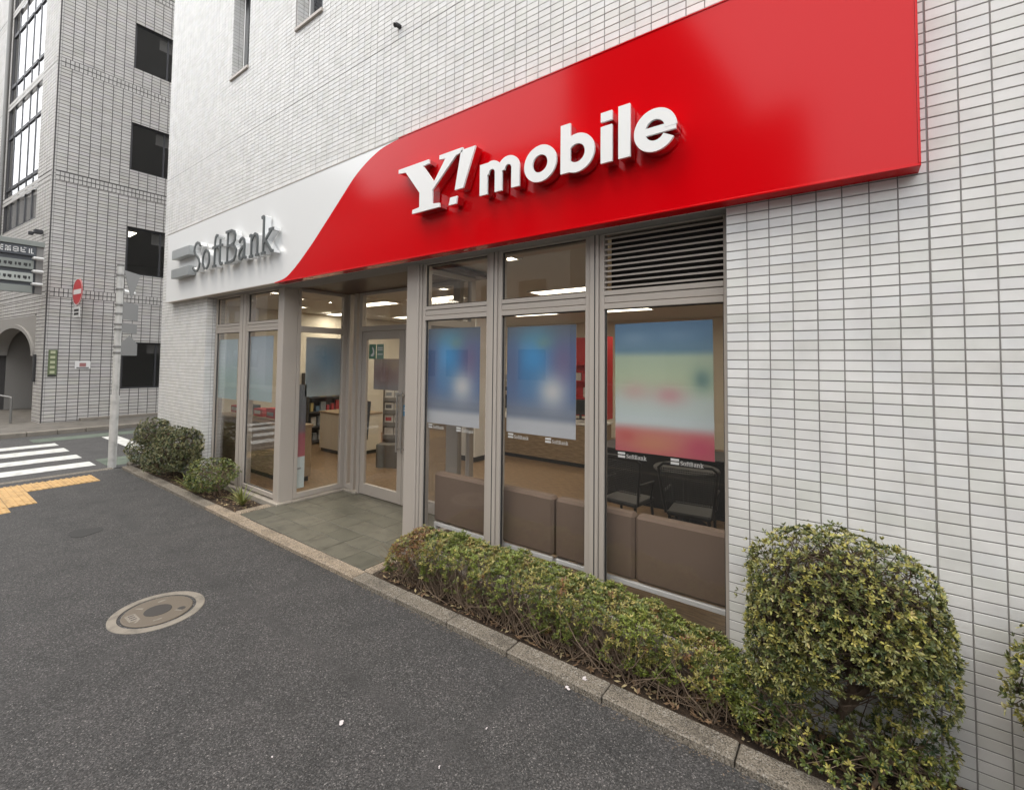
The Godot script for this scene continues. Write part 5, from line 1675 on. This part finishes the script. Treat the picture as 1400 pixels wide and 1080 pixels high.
# a clipped bush: stems from the root, twigs to the shell, rosettes on the shell and some inside
func bush(r: Node3D, lobes: Array, stems: Array, tips: int, per: int, size: float, tones: Array, shell: float, flat_back: float, keep: Callable, trunk_r := 0.016, stray := 0.1, boxy := 2.0) -> void:
	var wood := MB.new()
	var xf := []
	var cols := []
	var fn := FastNoiseLite.new()
	fn.seed = rng.randi() % 1000
	fn.frequency = 2.6
	var total := 0.0
	for l in lobes:
		total += pow(l[1].x * l[1].y * l[1].z, 0.66)
	var forks := []
	for s in stems:
		var path: Array = s
		var rad := []
		for k in path.size():
			rad.append(trunk_r * lerpf(1.0, 0.45, float(k) / maxf(1, path.size() - 1)))
		wood.tube(path, rad, 8, false)
		for k in range(1, path.size()):
			forks.append(path[k])
			forks.append((path[k] as Vector3).lerp(path[k - 1], 0.5))
	for l in lobes:
		var c: Vector3 = l[0]
		var rr: Vector3 = l[1]
		var n := int(tips * pow(rr.x * rr.y * rr.z, 0.66) / total)
		for i in n:
			var d := Vector3(rng.randfn(), rng.randfn(), rng.randfn()).normalized()
			d /= pow(pow(absf(d.x), boxy) + pow(absf(d.y), boxy) + pow(absf(d.z), boxy), 1.0 / boxy)
			var out := 1.0
			if rng.randf() > shell:
				out = pow(rng.randf(), 0.5) * 0.92
			out *= 1.0 + 0.13 * fn.get_noise_3dv((c + d * rr) * 2.0) + (rng.randf_range(0.0, 0.12) if rng.randf() < stray else 0.0)
			var p := c + d * rr * out
			if p.z < flat_back:
				p.z = flat_back + rng.randf_range(0.0, 0.04)
			if p.y < 0.07 or not keep.call(p):
				continue
			var hidden := false
			for o in lobes:
				if o != l and ((p - o[0]) / o[1]).length() < 0.72:
					hidden = true
			if hidden and rng.randf() < 0.85:
				continue
			var tone: Color = tones[0][1]
			var pick := rng.randf() * 0.75 + 0.25 * (0.5 + 0.9 * fn.get_noise_3dv(p * 3.0 + Vector3(9, 0, 0)))
			for t in tones:
				if pick >= t[0]: tone = t[1]
			var dir := (d + Vector3(0, 0.35, 0)).normalized()
			rosette(xf, cols, p, dir, per + (rng.randi() % 3) - 1, size, rng.randf_range(0.45, 0.85), tone, 0.18)
			if i % 8 == 0 and forks.size():
				var best: Vector3 = forks[rng.randi() % forks.size()]
				for k in 4:
					var q: Vector3 = forks[rng.randi() % forks.size()]
					if q.distance_to(p) < best.distance_to(p): best = q
				twig_to(wood, best, p, 0.0045, 0.0016, 0.03, 4)
				if rng.randf() < 0.4:
					forks.append(best.lerp(p, 0.6))
	put("branches", wood.mesh(), M.twig if trunk_r < 0.02 else M.bark, r)
	foliage(r, xf, cols, leaf_mesh(0.07))

func planting() -> void:
	var green := Color(0.10, 0.125, 0.028)
	var light := Color(0.155, 0.185, 0.036)
	var dark := Color(0.028, 0.048, 0.016)
	var yellow := Color(0.36, 0.33, 0.085)
	var cream := Color(0.50, 0.45, 0.20)
	var brown := Color(0.15, 0.085, 0.045)
	var red := Color(0.20, 0.10, 0.04)
	# low azalea hedge before the right windows
	var h := thing("azalea_hedge", "low clipped green hedge with bare brown twigs below the windows", "hedge", Vector3(-1.4, 0.04, 0.2))
	var top := func(x: float) -> float:
		var fx := [-3.02, -2.9, -2.7, -2.4, -1.7, -1.0, -0.43, -0.05, 0.2]
		var fy := [0.14, 0.36, 0.46, 0.49, 0.50, 0.48, 0.43, 0.36, 0.22]
		for i in 8:
			if x <= fx[i + 1]:
				return lerpf(fy[i], fy[i + 1], clampf((x - fx[i]) / (fx[i + 1] - fx[i]), 0, 1))
		return 0.2
	var xf := []
	var cols := []
	var wood := MB.new()
	var fn := FastNoiseLite.new()
	fn.seed = 77
	fn.frequency = 1.6
	var hn := FastNoiseLite.new()
	hn.seed = 12
	hn.frequency = 5.0
	for i in 9000:
		var x := rng.randf_range(-2.98, 0.2)
		var tp: float = top.call(x) * (1.0 + 0.10 * hn.get_noise_2d(x * 0.6, 30.0))
		var zc := 0.17
		var zr := 0.205 + 0.05 * hn.get_noise_2d(x * 0.7, 60.0)
		var a := rng.randf_range(-0.75, PI * 1.02)
		var out := 1.0 if rng.randf() < 0.72 else rng.randf_range(0.5, 1.0)
		out *= 1.0 + 0.20 * hn.get_noise_3d(x, a * 0.35, 0.0) + (0.14 * rng.randf() if rng.randf() < 0.10 else 0.0)
		# rounded box section: front face z+, top y
		var sx := cos(a)
		var sy := sin(a)
		var k := 1.0 / pow(pow(absf(sx), 2.8) + pow(absf(sy), 2.8), 1 / 2.8)
		var yb := tp * 0.56
		var p := Vector3(x, yb + sy * k * (tp - yb) * out, zc + sx * k * zr * out)
		if p.y < yb and sx < 0.3:
			continue
		if p.y < 0.05:
			continue
		# leggy lower front: leaves thin out below, in patches
		var bare := 0.55 + 0.9 * fn.get_noise_2d(x * 1.9, 4.0) + 0.5 * fn.get_noise_2d(x * 4.0, p.y * 6.0)
		if p.y < tp * 0.72 and rng.randf() < clampf(bare + 0.9 * (0.5 - p.y / tp), 0.05, 0.97):
			continue
		if p.z < 0.0:
			p.z = rng.randf_range(-0.02, 0.03)
		var tn := fn.get_noise_2d(x * 1.5, p.z * 2.0 + p.y * 2.0) * 1.5 + rng.randf_range(-0.33, 0.33)
		tn -= 0.42 * smoothstep(-2.15, -2.7, x)
		var tone := green
		if tn > 0.42: tone = Color(0.20, 0.235, 0.045)
		elif tn > 0.05: tone = light
		elif tn < -0.68: tone = red if rng.randf() < 0.6 else brown
		elif tn < -0.28: tone = Color(0.27, 0.24, 0.07)
		if rng.randf() < 0.06: tone = Color(0.36, 0.31, 0.10)
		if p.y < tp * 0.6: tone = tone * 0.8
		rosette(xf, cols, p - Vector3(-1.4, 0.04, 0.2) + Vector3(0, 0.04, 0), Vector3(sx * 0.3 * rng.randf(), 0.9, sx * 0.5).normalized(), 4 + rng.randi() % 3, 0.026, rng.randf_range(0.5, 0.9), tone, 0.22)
	for i in 900:
		var x := rng.randf_range(-2.9, 0.12)
		var tp: float = top.call(x)
		var z0 := rng.randf_range(-0.1, 0.14)
		var a := Vector3(x + 1.4, 0.0, z0)
		var b := Vector3(x + 1.4 + rng.randf_range(-0.35, 0.35), tp * rng.randf_range(0.35, 0.95), clampf(z0 + rng.randf_range(-0.2, 0.2), -0.2, 0.2))
		twig_to(wood, a, b, rng.randf_range(0.002, 0.0055), 0.0014, 0.07, 4)
	put("branches", wood.mesh(), M.twig, h)
	foliage(h, xf, cols, leaf_mesh(0.07))

	# clipped variegated shrub against the tiled wall
	var tones := [[0.0, dark], [0.16, Color(0.08, 0.10, 0.03)], [0.36, Color(0.15, 0.16, 0.05)], [0.54, Color(0.27, 0.26, 0.085)], [0.70, yellow], [0.88, cream]]
	var s := thing("variegated_shrub", "round clipped yellow green shrub with a dark twisted trunk against the tiled wall", "shrub", Vector3(0.62, 0.04, 0.24))
	bush(s, [[Vector3(-0.03, 0.84, 0.05), Vector3(0.42, 0.38, 0.28)], [Vector3(-0.28, 0.60, 0.05), Vector3(0.18, 0.28, 0.24)], [Vector3(0.24, 0.66, 0.03), Vector3(0.18, 0.30, 0.22)]],
		[[Vector3(0, 0, 0), Vector3(0.02, 0.14, 0.02), Vector3(-0.03, 0.27, 0.0), Vector3(0.02, 0.42, 0.02), Vector3(0.0, 0.6, 0.0), Vector3(-0.05, 0.85, 0.02)], [Vector3(-0.02, 0.30, 0), Vector3(0.08, 0.45, -0.03), Vector3(0.16, 0.58, 0.0), Vector3(0.27, 0.72, 0.03)], [Vector3(0.0, 0.36, 0), Vector3(-0.12, 0.46, 0.04), Vector3(-0.22, 0.58, 0.02), Vector3(-0.24, 0.8, 0.05)], [Vector3(0.0, 0.6, 0), Vector3(0.13, 0.72, 0.05), Vector3(0.18, 0.92, 0.04)], [Vector3(0.02, 0.50, 0.03), Vector3(0.2, 0.60, 0.08), Vector3(0.36, 0.66, 0.06)]],
		7400, 6, 0.0225, tones, 0.6, -0.2, func(p: Vector3): return not (p.x > -0.02 and p.x < 0.36 and p.y < 0.60 and p.z > -0.05) or rng.randf() < 0.15, 0.030, 0.1, 2.35)
	# loose growth round its foot
	s = thing("ground_shrub", "loose leafy growth around the foot of the round shrub", "shrub", Vector3(0.62, 0.04, 0.27))
	bush(s, [[Vector3(0.02, 0.12, 0.03), Vector3(0.36, 0.18, 0.2)], [Vector3(0.26, 0.27, -0.04), Vector3(0.16, 0.17, 0.14)], [Vector3(-0.38, 0.22, 0.0), Vector3(0.17, 0.24, 0.18)]], [[Vector3(0.1, 0, 0), Vector3(0.14, 0.1, 0.02), Vector3(0.2, 0.2, 0)], [Vector3(-0.2, 0, 0), Vector3(-0.3, 0.12, 0), Vector3(-0.36, 0.25, 0)]], 1400, 6, 0.026, [[0.0, dark], [0.25, green], [0.55, Color(0.14, 0.15, 0.045)], [0.75, yellow]], 0.75, -0.22, func(_p: Vector3): return true, 0.012)
	# its twin at the right edge of the picture
	s = thing("variegated_shrub", "clipped yellow green shrub cut by the right edge of the picture", "shrub", Vector3(1.63, 0.04, 0.24))
	bush(s, [[Vector3(0.0, 0.72, 0.06), Vector3(0.42, 0.42, 0.3)], [Vector3(0.02, 0.28, 0.05), Vector3(0.3, 0.22, 0.22)]], [[Vector3(0, 0, 0), Vector3(0.02, 0.3, 0.02), Vector3(-0.03, 0.7, 0.0)], [Vector3(0, 0.3, 0), Vector3(-0.2, 0.6, 0.03)], [Vector3(0, 0.3, 0), Vector3(0.2, 0.6, 0.03)]], 3600, 6, 0.0245, tones, 0.7, -0.2, func(_p: Vector3): return true, 0.036)

	# shrubs of the corner bed
	var dull := [[0.0, dark * 1.3], [0.2, Color(0.075, 0.088, 0.036)], [0.45, Color(0.13, 0.135, 0.06)], [0.68, Color(0.21, 0.20, 0.095)], [0.86, Color(0.33, 0.30, 0.16)]]
	s = thing("corner_shrub", "round dull green shrub at the corner kerb beside the sign pole", "shrub", Vector3(-10.0, 0.04, 0.16))
	bush(s, [[Vector3(-0.15, 0.66, 0.0), Vector3(0.40, 0.26, 0.3)], [Vector3(-0.45, 0.30, 0.05), Vector3(0.42, 0.26, 0.32)]], [[Vector3(0, 0, 0), Vector3(-0.05, 0.3, 0), Vector3(-0.1, 0.6, 0)], [Vector3(0, 0.1, 0), Vector3(-0.3, 0.25, 0.05), Vector3(-0.45, 0.35, 0.05)]], 1500, 6, 0.036, dull, 0.75, -0.15, func(_p: Vector3): return true, 0.025)
	s = thing("corner_shrub", "largest dull green shrub in front of the tiled corner pier", "shrub", Vector3(-9.0, 0.04, 0.2))
	bush(s, [[Vector3(0.18, 0.52, 0.02), Vector3(0.62, 0.36, 0.32)], [Vector3(-0.3, 0.30, 0.08), Vector3(0.42, 0.26, 0.3)], [Vector3(0.5, 0.66, 0.0), Vector3(0.36, 0.22, 0.26)]], [[Vector3(0, 0, 0), Vector3(0.05, 0.3, 0), Vector3(0.2, 0.6, 0)], [Vector3(0, 0.1, 0), Vector3(-0.3, 0.25, 0.05)], [Vector3(0.1, 0.2, 0), Vector3(0.5, 0.45, 0.0)]], 2300, 6, 0.036, dull, 0.75, -0.18, func(_p: Vector3): return true, 0.025)
	s = thing("azalea_bush", "flat topped green azalea bush before the leftmost window", "shrub", Vector3(-7.3, 0.04, 0.18))
	bush(s, [[Vector3(-0.03, 0.36, 0.04), Vector3(0.52, 0.17, 0.3)], [Vector3(-0.1, 0.24, 0.08), Vector3(0.4, 0.17, 0.28)]], [[Vector3(0, 0, 0), Vector3(0.1, 0.2, 0.02), Vector3(0.25, 0.36, 0)], [Vector3(0, 0, 0), Vector3(-0.1, 0.2, 0.0), Vector3(-0.3, 0.36, 0)], [Vector3(0.06, 0, 0.05), Vector3(0.1, 0.2, 0.1), Vector3(0.0, 0.36, 0.1)], [Vector3(0.16, 0, 0), Vector3(0.3, 0.2, 0.1), Vector3(0.4, 0.3, 0.1)]], 950, 6, 0.035, [[0.0, dark * 1.4], [0.2, green], [0.5, Color(0.13, 0.155, 0.04)], [0.78, Color(0.22, 0.22, 0.07)]], 0.78, -0.18, func(_p: Vector3): return true, 0.014)
	# strap leaved plants and tufts
	for e in [[-6.42, 0.18, 30, 0.46, "strap leaved plant with arching yellow green blades beside the porch kerb"], [-7.95, 0.33, 30, 0.36, "tuft of arching pale blades before the azalea bush"], [-7.62, 0.35, 22, 0.28, "tuft of arching pale blades at the foot of the azalea bush"], [-9.55, 0.33, 14, 0.2, "tuft of dry blades at the kerb below the largest shrub"]]:
		var pl := thing("blade_plant", e[4], "plant", Vector3(e[0], 0.03, e[1]), "blade plants in the corner bed")
		var yel := MB.new()
		for k in int(e[2]):
			var a := rng.randf() * TAU
			var len_: float = e[3] * rng.randf_range(0.6, 1.15)
			var d := Vector3(cos(a), 0, sin(a) * 0.8)
			var lean := rng.randf_range(0.35, 0.95)
			var side := Vector3(-d.z, 0, d.x).normalized()
			var v := rng.randf_range(0.7, 1.2)
			var m := MB.new()
			m.col = Color(0.17 * v, 0.19 * v, 0.055 * v) if rng.randf() < 0.7 else Color(0.34 * v, 0.31 * v, 0.12 * v)
			var prev := []
			for q in 6:
				var t := q / 5.0
				var p := d * len_ * lean * t + Vector3(0, len_ * (1.25 - lean * 0.6) * t * (1.0 - 0.62 * lean * t), 0)
				var wd := 0.011 * (1.0 - pow(t, 2.2)) + 0.001
				var cur := [p - side * wd, p + side * wd]
				if prev.size():
					m.quad(prev[0], prev[1], cur[1], cur[0])
				prev = cur
			put("blade", m.mesh(), M.leaf, pl)
	# leaf litter on the beds
	var lm := MB.new()
	for i in 3000:
		var right := rng.randf() < 0.65
		var x := rng.randf_range(-3.12, 1.9) if right else rng.randf_range(-10.4, -6.2)
		var z := rng.randf_range(0.03, 0.38)
		var b := Basis.from_euler(Vector3(rng.randf_range(-0.5, 0.5), rng.randf() * TAU, rng.randf_range(-0.5, 0.5)))
		var v := rng.randf_range(0.6, 1.3)
		lm.col = Color(0.16 * v, 0.10 * v, 0.055 * v) if rng.randf() < 0.75 else Color(0.30 * v, 0.24 * v, 0.13 * v)
		var o := Vector3(x, rng.randf_range(0.045, 0.062), z)
		var l := rng.randf_range(0.012, 0.028)
		lm.quad(o + b * Vector3(-l, 0, 0), o + b * Vector3(0, 0, l * 0.4), o + b * Vector3(l, 0.004, 0), o + b * Vector3(0, 0, -l * 0.4))
	for i in 900:
		var x := rng.randf_range(-7.5, 1.2)
		var z := 0.548 + absf(rng.randfn()) * 0.03
		var b := Basis.from_euler(Vector3(rng.randf_range(-0.3, 0.3), rng.randf() * TAU, rng.randf_range(-0.3, 0.3)))
		var v := rng.randf_range(0.5, 1.3)
		lm.col = Color(0.15 * v, 0.12 * v, 0.09 * v)
		var l := rng.randf_range(0.003, 0.009)
		var o := Vector3(x, 0.0035, z)
		lm.quad(o + b * Vector3(-l, 0, 0), o + b * Vector3(0, 0, l * 0.6), o + b * Vector3(l, 0.001, 0), o + b * Vector3(0, 0, -l * 0.6))
	var lo := put(numbered("leaf_litter"), lm.mesh(), M.litter, self)
	tag(lo, "scattered dry brown leaves on the soil of the beds", "litter", "", "stuff")
